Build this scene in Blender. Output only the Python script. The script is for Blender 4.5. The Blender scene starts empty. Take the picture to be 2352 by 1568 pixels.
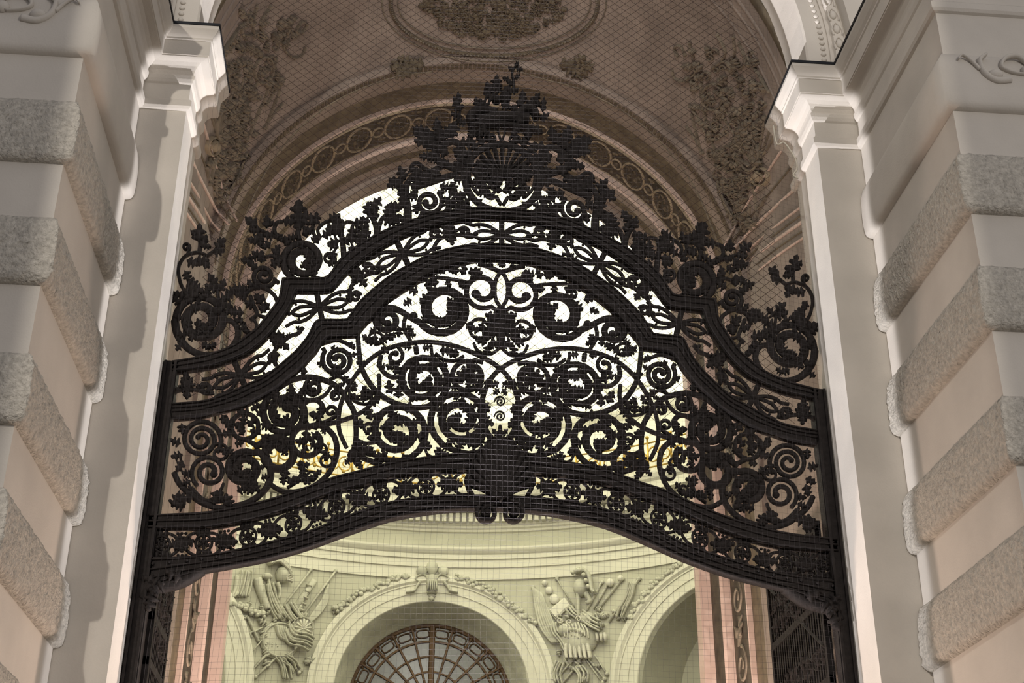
import bpy, bmesh, math, random
from mathutils import Vector, Matrix
from mathutils.bvhtree import BVHTree
random.seed(7)
SC = bpy.context.scene
COL = SC.collection

# ------------------------------------------------------------------ camera
FPX = 3131.936
CAM = Vector((0, 0, 1.6))
RM = Matrix(((0.99589339, -0.04538577, -0.07833572),
             (-0.09042695, -0.45665608, -0.8850357),
             (0.00439554, 0.88848486, -0.45888487)))
cd = bpy.data.cameras.new('camera'); co = bpy.data.objects.new('camera', cd); COL.objects.link(co)
cd.sensor_width = 36; cd.lens = FPX / 2352 * 36; cd.clip_end = 200
co.matrix_world = Matrix.Translation(CAM) @ RM.to_4x4()
SC.camera = co

# ------------------------------------------------------------------ light
SC.view_settings.view_transform = 'Standard'; SC.view_settings.look = 'None'
SC.view_settings.gamma = 1; SC.view_settings.exposure = 0.0
w = bpy.data.worlds.new('night_sky'); SC.world = w; w.use_nodes = True
w.node_tree.nodes['Background'].inputs[0].default_value = (0.95, 0.93, 1.0, 1)
w.node_tree.nodes['Background'].inputs[1].default_value = 0.30

def lamp(name, loc, power, col, rad=0.1, typ='POINT', aim=None, size=60, blend=0.3):
    d = bpy.data.lights.new(name, typ); d.energy = power; d.color = col
    if typ in ('POINT', 'SPOT'): d.shadow_soft_size = rad
    if typ == 'SPOT': d.spot_size = math.radians(size); d.spot_blend = blend
    o = bpy.data.objects.new(name, d); COL.objects.link(o); o.location = loc
    if aim: o.rotation_euler = (Vector(aim) - Vector(loc)).to_track_quat('-Z', 'Y').to_euler()
    return o
# street lamps on the square in front
lamp('square_light', (9.5, -9.0, 9.0), 3700, (1.0, 0.94, 0.88), 2.5)
# unseen floods across portal and reveals; beam limits added to confine the light
def barn(name, loc, power, col, rad, a0, a1, a2, a3):
    # beam limited in plan: x/y direction ratio between a1 and a2 (soft from a0 and to a3)
    d = bpy.data.lights.new(name, 'POINT'); d.energy = power; d.color = col; d.shadow_soft_size = rad
    d.use_nodes = True; nt = d.node_tree; em = nt.nodes['Emission']
    tc = nt.nodes.new('ShaderNodeTexCoord'); sp = nt.nodes.new('ShaderNodeSeparateXYZ'); nt.links.new(tc.outputs['Normal'], sp.inputs[0])
    dv = nt.nodes.new('ShaderNodeMath'); dv.operation = 'DIVIDE'; nt.links.new(sp.outputs[0], dv.inputs[0]); nt.links.new(sp.outputs[1], dv.inputs[1])
    ms = []
    for u, v in ((a0, a1), (a3, a2)):
        mr = nt.nodes.new('ShaderNodeMapRange'); mr.interpolation_type = 'SMOOTHSTEP'; nt.links.new(dv.outputs[0], mr.inputs[0])
        if u < v: mr.inputs[1].default_value = u; mr.inputs[2].default_value = v
        else: mr.inputs[1].default_value = v; mr.inputs[2].default_value = u; mr.inputs[3].default_value = 1; mr.inputs[4].default_value = 0
        ms.append(mr)
    g = nt.nodes.new('ShaderNodeMath'); g.operation = 'GREATER_THAN'; nt.links.new(sp.outputs[1], g.inputs[0]); g.inputs[1].default_value = 0
    m1 = nt.nodes.new('ShaderNodeMath'); m1.operation = 'MULTIPLY'; nt.links.new(ms[0].outputs[0], m1.inputs[0]); nt.links.new(ms[1].outputs[0], m1.inputs[1])
    m2 = nt.nodes.new('ShaderNodeMath'); m2.operation = 'MULTIPLY'; nt.links.new(m1.outputs[0], m2.inputs[0]); nt.links.new(g.outputs[0], m2.inputs[1])
    nt.links.new(m2.outputs[0], em.inputs['Strength'])
    o = bpy.data.objects.new(name, d); COL.objects.link(o); o.location = loc
barn('portal_floodlight', (-5.1, -10.6, 13.0), 7600, (1.0, 0.93, 0.84), 0.12, .1163, .1172, .4915, .493)  # unseen lamp; beam limits added so the pier fronts stay dark
def shutter(name, loc, power, col, y0, y1, xt, yl0=None):
    d = bpy.data.lights.new(name, 'POINT'); d.energy = power; d.color = col; d.shadow_soft_size = 0.05
    d.use_nodes = True; nt = d.node_tree; em = nt.nodes['Emission']
    tc = nt.nodes.new('ShaderNodeTexCoord'); sp = nt.nodes.new('ShaderNodeSeparateXYZ')
    nt.links.new(tc.outputs['Normal'], sp.inputs[0])
    dx = xt - loc[0]
    dv = nt.nodes.new('ShaderNodeMath'); dv.operation = 'DIVIDE'
    nt.links.new(sp.outputs[1], dv.inputs[0]); nt.links.new(sp.outputs[0], dv.inputs[1])
    r0, r1 = (y0 - loc[1]) / dx, (y1 - loc[1]) / dx
    mr = nt.nodes.new('ShaderNodeMapRange'); mr.interpolation_type = 'SMOOTHSTEP'
    nt.links.new(dv.outputs[0], mr.inputs[0]); mr.inputs[1].default_value = r0; mr.inputs[2].default_value = r1
    m3 = nt.nodes.new('ShaderNodeMapRange'); m3.interpolation_type = 'SMOOTHSTEP'; nt.links.new(dv.outputs[0], m3.inputs[0])
    q0, q1 = (12.05 - loc[1]) / dx, (12.12 - loc[1]) / dx
    if q0 > q1: q0, q1, f0, f1 = q1, q0, 0, 1
    else: f0, f1 = 1, 0
    m3.inputs[1].default_value = q0; m3.inputs[2].default_value = q1; m3.inputs[3].default_value = f0; m3.inputs[4].default_value = f1
    if r0 > r1: mr.inputs[1].default_value = r1; mr.inputs[2].default_value = r0; mr.inputs[3].default_value = 1; mr.inputs[4].default_value = 0
    m4 = nt.nodes.new('ShaderNodeMath'); m4.operation = 'MULTIPLY'; nt.links.new(mr.outputs[0], m4.inputs[0]); nt.links.new(m3.outputs[0], m4.inputs[1])
    ez = nt.nodes.new('ShaderNodeMath'); ez.operation = 'DIVIDE'; nt.links.new(sp.outputs[2], ez.inputs[0]); nt.links.new(sp.outputs[0], ez.inputs[1])
    ea = nt.nodes.new('ShaderNodeMath'); ea.operation = 'ABSOLUTE'; nt.links.new(ez.outputs[0], ea.inputs[0])
    em_ = nt.nodes.new('ShaderNodeMapRange'); nt.links.new(ea.outputs[0], em_.inputs[0])
    em_.inputs[1].default_value = .5; em_.inputs[2].default_value = 1.7; em_.inputs[3].default_value = .22; em_.inputs[4].default_value = 1.5
    m5 = nt.nodes.new('ShaderNodeMath'); m5.operation = 'MULTIPLY'; nt.links.new(m4.outputs[0], m5.inputs[0]); nt.links.new(em_.outputs[0], m5.inputs[1])
    sg = nt.nodes.new('ShaderNodeMath'); sg.operation = 'GREATER_THAN' if dx > 0 else 'LESS_THAN'
    nt.links.new(sp.outputs[0], sg.inputs[0]); sg.inputs[1].default_value = 0
    ml = nt.nodes.new('ShaderNodeMath'); ml.operation = 'MULTIPLY'
    nt.links.new(m5.outputs[0], ml.inputs[0]); nt.links.new(sg.outputs[0], ml.inputs[1])
    nt.links.new(ml.outputs[0], em.inputs['Strength'])
    o = bpy.data.objects.new(name, d); COL.objects.link(o); o.location = loc
shutter('left_reveal_flood', (3.85, 11.55, 1.0), 5000, (0.97, 0.95, 1.0), 11.04, 11.22, -2.75)
shutter('right_reveal_flood', (-1.95, 11.55, 1.0), 5000, (0.97, 0.95, 1.0), 11.04, 11.22, 4.65)
# unseen warm lights added in the vestibule; lights inside the rotunda
lamp('vestibule_warm_light', (0.95, 14.3, 1.6), 820, (1.0, 0.76, 0.64), 0.25)
lamp('vestibule_fill', (0.95, 13.4, 4.2), 100, (1.0, 0.87, 0.75), 0.3)  # mid-air point light added to brighten the vault
for sx_, nx_ in ((-1.5, 'left'), (3.4, 'right')):
    lamp('jamb_uplight_' + nx_, (sx_, 13.9, .5), 1500, (1.0, 0.76, 0.64), 0.1, 'SPOT', (-2.05 if sx_ < 0 else 4.1, 16.6, 5.6), 34, .9)
lamp('rotunda_light', (1.19, 25.0, 14.6), 700, (1.0, 0.96, 0.87), 0.5)
lamp('dome_flood', (1.19, 27.0, 15.6), 15000, (1.0, 0.99, 0.88), 0.8, 'SPOT', (1.19, 27.0, 30), 155, .25)

# ------------------------------------------------------------------ materials
def mat(name, col, rough=0.7, metal=0.0, var=0.12, scale=3.0, bump=0.0, bscale=40.0, col2=None, spec=0.3, detail=6):
    m = bpy.data.materials.new(name); m.use_nodes = True; nt = m.node_tree; b = nt.nodes['Principled BSDF']
    b.inputs['Roughness'].default_value = rough; b.inputs['Metallic'].default_value = metal
    b.inputs['Specular IOR Level'].default_value = spec
    tc = nt.nodes.new('ShaderNodeTexCoord')
    n = nt.nodes.new('ShaderNodeTexNoise'); n.inputs['Scale'].default_value = scale; n.inputs['Detail'].default_value = detail
    nt.links.new(tc.outputs['Object'], n.inputs['Vector'])
    r = nt.nodes.new('ShaderNodeValToRGB')
    c2 = col2 or tuple(c * (1 - var * 2) for c in col)
    r.color_ramp.elements[0].position = 0.3; r.color_ramp.elements[1].position = 0.7
    r.color_ramp.elements[0].color = (*c2, 1); r.color_ramp.elements[1].color = (*[min(1, c * (1 + var * .4)) for c in col], 1)
    nt.links.new(n.outputs['Fac'], r.inputs[0]); nt.links.new(r.outputs[0], b.inputs['Base Color'])
    if bump > 0:
        n2 = nt.nodes.new('ShaderNodeTexNoise'); n2.inputs['Scale'].default_value = bscale; n2.inputs['Detail'].default_value = 4
        nt.links.new(tc.outputs['Object'], n2.inputs['Vector'])
        bp = nt.nodes.new('ShaderNodeBump'); bp.inputs['Strength'].default_value = bump; bp.inputs['Distance'].default_value = 0.03
        nt.links.new(n2.outputs['Fac'], bp.inputs['Height']); nt.links.new(bp.outputs[0], b.inputs['Normal'])
    return m
STONE = mat('pier_stone', (0.60, 0.555, 0.49), 0.85, var=0.06, scale=1.6, bump=0.12, bscale=60)
ROUGH = mat('vermiculated_stone', (0.56, 0.52, 0.45), 0.9, var=0.16, scale=26, bump=0.9, bscale=42)
VFR = mat('ochre_frame', (0.40, 0.33, 0.23), 0.9, var=0.1, scale=4)
IRON = mat('wrought_iron', (0.026, 0.022, 0.0205), 0.75, 0.0, var=0.2, scale=14, bump=0.3, bscale=30, spec=0.12)
VAULT = mat('vault_plaster', (0.36, 0.30, 0.255), 0.9, var=0.14, scale=2.2, bump=0.15, bscale=30)
VORN = mat('vault_stucco', (0.28, 0.24, 0.18), 0.9, var=0.2, scale=6, bump=0.3, bscale=30)
OLIVE = mat('olive_moulding', (0.19, 0.155, 0.105), 0.9, var=0.2, scale=6)
ROT = mat('rotunda_plaster', (0.52, 0.51, 0.41), 0.9, var=0.07, scale=0.8, bump=0.1, bscale=12)
ROTL = mat('rotunda_moulding', (0.68, 0.66, 0.56), 0.85, var=0.05, scale=1.2)
ROTD = mat('rotunda_stucco', (0.56, 0.55, 0.45), 0.9, var=0.12, scale=3, bump=0.2, bscale=14)
DOME = mat('dome_plaster', (0.80, 0.79, 0.69), 0.9, var=0.05, scale=0.6)
GOLD = mat('gilding', (0.50, 0.34, 0.08), 0.35, 0.9, var=0.2, scale=5)
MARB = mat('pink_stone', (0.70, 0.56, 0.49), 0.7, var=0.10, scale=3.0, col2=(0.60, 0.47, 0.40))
MARBO = mat('pilaster_ornament_shaded', (0.11, 0.09, 0.065), 0.85, var=0.25, scale=5)  # olive ornament ground, darkened further to stand in for shade on the reveals
GLASS = mat('window_glass', (0.16, 0.165, 0.16), 0.25, 0.0, var=0.2, scale=0.7, spec=0.5)
WOOD = mat('window_frame_bronze', (0.10, 0.055, 0.025), 0.5, 0.3, var=0.2, scale=4)
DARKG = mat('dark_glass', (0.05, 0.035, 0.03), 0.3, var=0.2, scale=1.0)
NETD = mat('net_cord', (0.055, 0.035, 0.03), 0.8, var=0.1)
NETL = mat('net_cord_pale', (0.085, 0.075, 0.075), 0.8, var=0.1)
BLACK = mat('black_strip', (0.012, 0.013, 0.016), 0.5, var=0.1)
CORD = mat('pale_cord', (0.6, 0.55, 0.45), 0.8, var=0.1)
FLOOR = mat('paving', (0.2, 0.18, 0.16), 0.8, var=0.2, scale=2)

# ------------------------------------------------------------------ rays and surfaces
def ray(x, y): return (RM @ Vector((x - 1176, 784 - y, -FPX))).normalized()
GY = 12.0          # plane of the gate
XC = 0.95          # axis of the portal
def on_y(x, y, Y=GY):
    d = ray(x, y); return CAM + d * ((Y - CAM.y) / d.y)
def AX(y):         # pixel column of the axis at row y on the gate plane
    lo, hi = 1000, 1300
    for _ in range(30):
        m = (lo + hi) / 2
        if on_y(m, y).x < XC: lo = m
        else: hi = m
    return lo
def gate_l(x, y): return on_y(x, y), Vector((0, -1, 0))
def gate_r(x, y):
    p = on_y(x, y); p.x = 2 * XC - p.x; return p, Vector((0, -1, 0))
RCX, RCY, RR = 1.19, 27.39, 10.9
def cyl_s(x, y):
    d = ray(x, y); ox, oy = CAM.x - RCX, CAM.y - RCY
    a = d.x ** 2 + d.y ** 2; b = 2 * (d.x * ox + d.y * oy); c = ox * ox + oy * oy - RR * RR
    p = CAM + d * ((-b + math.sqrt(b * b - 4 * a * c)) / (2 * a))
    return p, Vector((RCX - p.x, RCY - p.y, 0)).normalized()
def cylP(deg, z, d=0.0):
    a = math.radians(deg); return Vector((RCX + (RR + d) * math.sin(a), RCY + (RR + d) * math.cos(a), z))

# ------------------------------------------------------------------ mesh helpers
class MB:
    def __init__(s): s.v = []; s.f = []
    def add(s, vs, fs):
        k = len(s.v); s.v += [tuple(v) for v in vs]; s.f += [tuple(i + k for i in f) for f in fs]
    def build(s, name, m, parent=None, smooth=False, loc=None):
        me = bpy.data.meshes.new(name)
        vs = s.v
        if loc is not None: vs = [(a - loc[0], b - loc[1], c - loc[2]) for a, b, c in vs]
        me.from_pydata(vs, [], s.f); me.materials.append(m)
        bm = bmesh.new(); bm.from_mesh(me); bmesh.ops.recalc_face_normals(bm, faces=bm.faces[:]); bm.to_mesh(me); bm.free()
        if smooth: me.polygons.foreach_set('use_smooth', [True] * len(me.polygons))
        o = bpy.data.objects.new(name, me); COL.objects.link(o)
        if parent is not None:
            o.parent = parent; wl = Vector((0, 0, 0)); q = parent
            while q is not None: wl += q.location; q = q.parent
            o.location = -wl
        elif loc is not None: o.location = loc
        return o
def tag(o, label=None, cat=None, group=None, kind=None):
    if label: o['label'] = label
    if cat: o['category'] = cat
    if group: o['group'] = group
    if kind: o['kind'] = kind
    return o
def empty(name, loc, label, cat, group=None):
    o = bpy.data.objects.new(name, None); COL.objects.link(o); o.location = loc; o.empty_display_size = 0.1
    return tag(o, label, cat, group)

RS = [(-1, 0), (-.72, .7), (0, 1), (.72, .7), (1, 0), (.72, -.7), (0, -1), (-.72, -.7)]
BS = [(-1, -1), (-1, .6), (-.7, 1), (.7, 1), (1, .6), (1, -1)]
HS = [(-1, -.2), (-.8, .5), (0, 1), (.8, .5), (1, -.2)]
def sweep(mb, P, N, W, T, sec=RS, closed=False):
    n = len(P); k = len(sec); vs = []
    for i in range(n):
        a = P[(i - 1) % n] if (closed or i > 0) else P[i]; b = P[(i + 1) % n] if (closed or i < n - 1) else P[i]
        t = b - a
        if t.length < 1e-9: t = Vector((1, 0, 0))
        t.normalize(); L = t.cross(N[i]); L.normalize()
        w_ = W[i] if isinstance(W, list) else W; h = T[i] if isinstance(T, list) else T
        for u, v in sec: vs.append(P[i] + L * (u * w_) + N[i] * (v * h))
    fs = []
    for i in range(n if closed else n - 1):
        j = (i + 1) % n
        for q in range(k):
            r = (q + 1) % k; fs.append((i * k + q, i * k + r, j * k + r, j * k + q))
    if not closed: fs.append(tuple(range(k))); fs.append(tuple((n - 1) * k + q for q in range(k)))
    mb.add(vs, fs)
def catmull(p, n=5):
    if len(p) < 3: return [tuple(a) for a in p]
    out = []; q = [p[0]] + list(p) + [p[-1]]; D = len(p[0])
    for i in range(1, len(q) - 2):
        for s in range(n):
            t = s / n; r = []
            for c in range(D):
                a, b, d, e = q[i - 1][c], q[i][c], q[i + 1][c], q[i + 2][c]
                r.append(0.5 * (2 * b + (d - a) * t + (2 * a - 5 * b + 4 * d - e) * t * t + (3 * b - a - 3 * d + e) * t ** 3))
            out.append(tuple(r))
    out.append(tuple(p[-1])); return out
def spiral(cx, cy, r0, r1, a0, turns, sq=0.96):
    n = max(8, int(abs(turns) * 20)); out = []
    for i in range(n + 1):
        t = i / n; a = math.radians(a0) + turns * 2 * math.pi * t; r = r0 + (r1 - r0) * t
        out.append((cx + r * math.cos(a), cy + r * sq * math.sin(a)))
    return out
def stroke(mb, S, pts, w0, w1=None, px=0.004, th=0.03, off=0.0, sec=RS, closed=False, smooth=5):
    w1 = w0 if w1 is None else w1
    q = catmull(pts, smooth) if smooth else list(pts)
    P = []; N = []
    for a in q:
        p, nn = S(a[0], a[1]); P.append(p + nn * off); N.append(nn)
    m = len(P) - 1
    W = [(w0 + (w1 - w0) * i / m) * px / 2 for i in range(m + 1)]
    sweep(mb, P, N, W, th, sec, closed); return q
def ball(mb, S, x, y, r, px=0.004, th=None, off=0.0, rings=4, seg=10, ry=None):
    p, nn = S(x, y); p = p + nn * off; up = Vector((0, 0, 1)); up = (up - nn * up.dot(nn)).normalized(); L = up.cross(nn)
    R = r * px; Ry = (ry or r) * px; th = th if th is not None else R
    vs = [p + nn * th]; fs = []
    for i in range(1, 2 * rings):
        f = math.pi * i / (2 * rings)
        for j in range(seg):
            a = 2 * math.pi * j / seg
            vs.append(p + nn * th * math.cos(f) + (L * math.cos(a) * R + up * math.sin(a) * Ry) * math.sin(f))
    vs.append(p - nn * th); e = len(vs) - 1
    for j in range(seg): fs.append((0, 1 + j, 1 + (j + 1) % seg))
    for i in range(2 * rings - 2):
        for j in range(seg):
            a = 1 + i * seg + j; b = 1 + i * seg + (j + 1) % seg; fs.append((a, b, b + seg, a + seg))
    for j in range(seg): fs.append((e, e - seg + j, e - seg + (j + 1) % seg))
    mb.add(vs, fs)
LEAF = [(0, .07), (.10, .10), (.16, .26), (.20, .40), (.28, .46), (.36, .38), (.38, .15), (.46, .17), (.54, .34), (.60, .44), (.68, .40), (.72, .15), (.80, .16), (.90, .18), (.97, .12), (1.02, 0)]
LEAF2 = [(0, .08), (.12, .14), (.22, .36), (.32, .42), (.42, .32), (.46, .16), (.58, .26), (.68, .36), (.78, .26), (.84, .12), (.94, .13), (1.02, 0)]
def leaf(mb, S, x, y, ang, ln, wid=1.0, px=0.004, th=0.018, off=0.0, curl=0.25, shape=None):
    sh = shape or (LEAF if random.random() < .6 else LEAF2)
    a = math.radians(ang); bend = random.uniform(-.35, .35)
    def mp(s, u):
        aa = a + bend * s; cx = x + ln * s * math.cos(a + bend * s * .5); cy = y + ln * s * math.sin(a + bend * s * .5)
        return cx - math.sin(aa) * u * ln, cy + math.cos(aa) * u * ln
    fr = []; bk = []; n = len(sh); mid = []
    for sgn in (1, -1):
        row = []
        for s, u in sh:
            jit = 1 + random.uniform(-.12, .12)
            X, Y = mp(s, sgn * u * wid * jit); p, nn = S(X, Y)
            lift = off + curl * ln * px * s * s * .5
            row.append((p + nn * (lift + th * .2), p + nn * (lift - th)))
        fr.append(row)
    for s, u in sh:
        X, Y = mp(s, 0); p, nn = S(X, Y); mid.append(p + nn * (off + curl * ln * px * s * s * .5 + th * 1.6))
    vs = []; 
    for i in range(n): vs += [fr[0][i][0], fr[1][i][0], mid[i], fr[0][i][1], fr[1][i][1]]
    fs = []
    for i in range(n - 1):
        A = i * 5; B = A + 5
        fs += [(A, B, B + 2, A + 2), (A + 2, B + 2, B + 1, A + 1), (A, A + 3, B + 3, B), (A + 1, B + 1, B + 4, A + 4), (A + 3, A + 4, B + 4, B + 3)]
    mb.add(vs, fs)
def box(mb, x0, x1, y0, y1, z0, z1):
    v = [(x, y, z) for z in (z0, z1) for y in (y0, y1) for x in (x0, x1)]
    mb.add(v, [(0, 1, 3, 2), (4, 5, 7, 6), (0, 1, 5, 4), (2, 3, 7, 6), (0, 2, 6, 4), (1, 3, 7, 5)])
def plan_sweep(mb, path, prof, step=None, disp=None):
    """path: plan points (x,y), outward is to the right-hand side of travel; prof: (p,z)."""
    n = len(path); offs = []
    for i in range(n):
        d0 = (Vector(path[i]) - Vector(path[i - 1])).normalized() if i else None
        d1 = (Vector(path[i + 1]) - Vector(path[i])).normalized() if i < n - 1 else None
        n0 = Vector((d0.y, -d0.x)) if d0 else None; n1 = Vector((d1.y, -d1.x)) if d1 else None
        if n0 is None: m = n1
        elif n1 is None: m = n0
        else: m = (n0 + n1); m = m / m.dot(n0)
        offs.append(m)
    pp = []
    for i in range(n - 1):
        L = (Vector(path[i + 1]) - Vector(path[i])).length; k = max(1, int(L / step)) if step else 1
        for j in range(k):
            t = j / k; pp.append((Vector(path[i]).lerp(Vector(path[i + 1]), t), offs[i].lerp(offs[i + 1], t)))
    pp.append((Vector(path[-1]), offs[-1]))
    # straight stretches keep unit offset except near corners: rebuild exact offsets
    k = len(prof); vs = []
    for c, o in pp:
        for p, z in prof:
            e = 0.0
            if disp and p > 0.012: e = disp(c.x, c.y, z)
            vs.append((c.x + o.x * (p + e), c.y + o.y * (p + e), z))
    fs = []
    for i in range(len(pp) - 1):
        for q in range(k - 1): fs.append((i * k + q, i * k + q + 1, (i + 1) * k + q + 1, (i + 1) * k + q))
    fs.append(tuple(range(k))); fs.append(tuple((len(pp) - 1) * k + q for q in range(k)))
    mb.add(vs, fs)
from mathutils import noise as NZ

# ================================================================== FRONT PIERS
YP = 11.36; YF = 9.22
def mir(path, side): return path if side < 0 else [(2 * XC - x, y) for x, y in reversed(path)]
CORN = [(0, 9.92), (.03, 9.93), (.048, 9.955), (.048, 10.02), (.03, 10.04), (.012, 10.06), (.012, 10.24), (.03, 10.255), (.045, 10.29), (.05, 10.33),
        (.03, 10.345), (.03, 10.36), (.04, 10.40), (.065, 10.44), (.10, 10.465), (.175, 10.475), (.175, 10.49), (.185, 10.49), (.185, 10.665), (.20, 10.675), (.20, 10.695),
        (.225, 10.72), (.245, 10.75), (.262, 10.775), (.262, 10.81), (0, 10.83)]
def band_prof(z0, z1, pr):
    h = z1 - z0; P = [(0, z0)]
    for t, p in ((.01, .45), (.04, .80), (.10, .96), (.22, 1.03), (.35, 1.05), (.5, 1.02), (.65, .96), (.78, .84), (.88, .66), (.95, .42), (.99, .18)): P.append((p * pr, z0 + t * h))
    P.append((0, z1)); return P
def dense(prof, st):
    out = [prof[0]]
    for a, b in zip(prof[:-1], prof[1:]):
        L = math.hypot(b[0] - a[0], b[1] - a[1]); k = max(1, int(L / st))
        for j in range(1, k + 1): out.append((a[0] + (b[0] - a[0]) * j / k, a[1] + (b[1] - a[1]) * j / k))
    return out
def stip(x, y, z):
    v = Vector((x, y, z)); return 0.013 * (NZ.noise(v * 20) + .9 * NZ.noise(v * 42 + Vector((3, 1, 7)))) 
BANDS = [(8.83, 9.45), (7.77, 8.38), (6.67, 7.27), (5.52, 6.10), (4.47, 5.05), (3.38, 3.99), (2.3, 2.9)]
for side, nm in ((-1, 'left'), (1, 'right')):
    sx = lambda x: x if side < 0 else 2 * XC - x
    # wall body: plan polygon extruded
    poly = [(-7.0, YF), (-2.75, YF), (-2.75, YP), (-2.29, YP), (-2.29, 12.12), (-2.75, 12.12), (-2.75, 12.05), (-7.0, 12.05)]
    mb = MB(); vs = []
    for z in (0, 12.2 if False else 10.82): vs += [(sx(x), y, z) for x, y in poly]
    k = len(poly); mb.add(vs, [tuple(range(k)), tuple(range(k, 2 * k))] + [(i, (i + 1) % k, k + (i + 1) % k, k + i) for i in range(k)])
    wall = mb.build('wall_' + nm, STONE); tag(wall, kind='structure')
    path = [(-7.0, YF), (-2.75, YF), (-2.75, YP + .01)]
    for i, (z0, z1) in enumerate(BANDS):
        mb = MB(); pr = band_prof(z0, z1, .082)
        if i == 0: plan_sweep(mb, mir(path, side), pr, .2)
        else: plan_sweep(mb, mir(path, side), dense(pr, .022), .022, stip)
        b = mb.build('stone_band', STONE if i == 0 else ROUGH, wall, smooth=True)
        if i == 0: b['label'] = 'smooth rounded stone band under the cornice'
    # cornice
    mb = MB(); cp = [(-7.0, YF), (-2.75, YF), (-2.75, YP), (-2.29, YP), (-2.29, 12.2)]
    plan_sweep(mb, mir(cp, side), CORN)
    c = mb.build('trim_1' if side < 0 else 'trim_2', STONE); tag(c, kind='structure')
    # black bird strip standing on the cornice edge
    mb = MB(); plan_sweep(mb, mir(cp, side), [(.262, 10.812), (.272, 10.812), (.272, 10.842), (.255, 10.842), (.255, 10.812)])
    o = mb.build('bird_deterrent_strip', BLACK)
    tag(o, 'thin black strip along the top edge of the %s stone cornice' % nm, 'edge strip', 'bird strips on the stone cornices')
    # leaf ornament on the front face above the first band
    orn = empty('carved_leaf_ornament', (sx(-3.3), YF, 9.45), 'carved stone leaf curl hanging over the top band of the %s pier front' % nm, 'carving', 'carved leaf curls on the pier fronts')
    def SF(x, y, _s=side): return Vector(((x if _s < 0 else 2 * XC - x), YF - .09, y - .22)), Vector((0, -1, 0))
    mb = MB()
    stroke(mb, SF, [(-3.50, 9.50), (-3.40, 9.62), (-3.28, 9.60), (-3.22, 9.50), (-3.30, 9.44), (-3.42, 9.42)], .05, .02, 1, .03)
    stroke(mb, SF, [(-3.28, 9.36), (-3.15, 9.34), (-3.05, 9.42), (-3.03, 9.55), (-3.10, 9.62)], .07, .03, 1, .035)
    stroke(mb, SF, [(-3.02, 9.45), (-2.95, 9.55), (-2.88, 9.6), (-2.84, 9.55)], .035, .015, 1, .02)
    mb.build('stem', STONE, orn, True)
    mb = MB(); ball(mb, SF, -3.15, 9.40, .07, 1, .05, ry=.05); ball(mb, SF, -3.45, 9.46, .06, 1, .05); mb.build('leaf_curl', STONE, orn, True)
    # reveal/attic above the cornice: front arch archivolt
# front arch (stilted), full ring
ZF = 11.2; RF = 3.24
def arch_pts(r, zc, zlow, n=48):
    P = [(XC - r, zlow)] if zlow < zc else []
    for i in range(n + 1):
        a = math.pi - math.pi * i / n; P.append((XC + r * math.cos(a), zc + r * math.sin(a)))
    if zlow < zc: P.append((XC + r, zlow))
    return P
def arch_sweep(mb, prof, zc, zlow, n=48):
    rows = [[(x, Y, z) for x, z in arch_pts(r, zc, zlow, n)] for r, Y in prof]
    m = len(rows[0]); vs = [v for row in rows for v in row]; fs = []
    for i in range(len(rows) - 1):
        for j in range(m - 1): fs.append((i * m + j, i * m + j + 1, (i + 1) * m + j + 1, (i + 1) * m + j))
    mb.add(vs, fs)
mb = MB(); arch_sweep(mb, [(3.9, 11.22), (3.72, 11.2), (3.70, 11.34), (3.66, 11.345), (3.66, 11.30), (3.55, 11.30), (3.54, 11.34), (3.50, 11.34), (3.50, 11.36), (3.26, 11.36), (3.24, 11.38), (3.24, 12.0), (3.34, 12.0)], ZF, 10.8)
arch = mb.build('trim_3', STONE, smooth=False); tag(arch, kind='structure')
def on_arch(r, a, zc, Y):
    return Vector((XC + r * math.cos(a), Y, zc + r * math.sin(a)))
mb = MB()
for sgn in (-1, 1):
    for i in range(26):
        t = -0.10 + i * .022
        a = math.pi / 2 + sgn * (math.pi / 2 - t)
        def SA(x, y, a=a): return on_arch(3.43 + x, a + y / 3.4, ZF, 11.355), Vector((0, -1, 0))
        if on_arch(3.43, a, ZF, 0).z > 10.84: ball(mb, SA, 0, 0, .032, 1, .025, rings=2, seg=6, ry=.028)
o = mb.build('bead_moulding', STONE, arch, True)
mb = MB()
for sgn in (-1, 1):
    for i in range(12):
        t = -0.09 + i * .055
        a = math.pi / 2 + sgn * (math.pi / 2 - t)
        def SA(x, y, a=a): return on_arch(3.6 + x, a + y / 3.6, ZF, 11.30), Vector((0, -1, 0))
        if on_arch(3.6, a, ZF, 0).z > 10.9:
            ball(mb, SA, 0, 0, .04, 1, .035, rings=3, seg=8, ry=.06)
            stroke(mb, SA, [(-.045, -.08), (-.055, 0), (0, .085), (.055, 0), (.045, -.08)], .018, .018, 1, .02)
mb.build('egg_and_dart_moulding', STONE, arch, True)
# wall above the piers, front
mb = MB()
ap = arch_pts(3.9, ZF, 10.8); vs = []; 
for x, z in ap: vs.append((x, 11.22, z)); 
m = len(vs)
for x, z in ap: vs.append((XC + (x - XC) * 2.2, 11.22, 16.5 if abs(x - XC) < 3.7 else z))
mb.add(vs, [(j, j + 1, m + j + 1, m + j) for j in range(m - 1)])
o = mb.build('wall_front_upper', STONE); tag(o, kind='structure')

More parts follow.
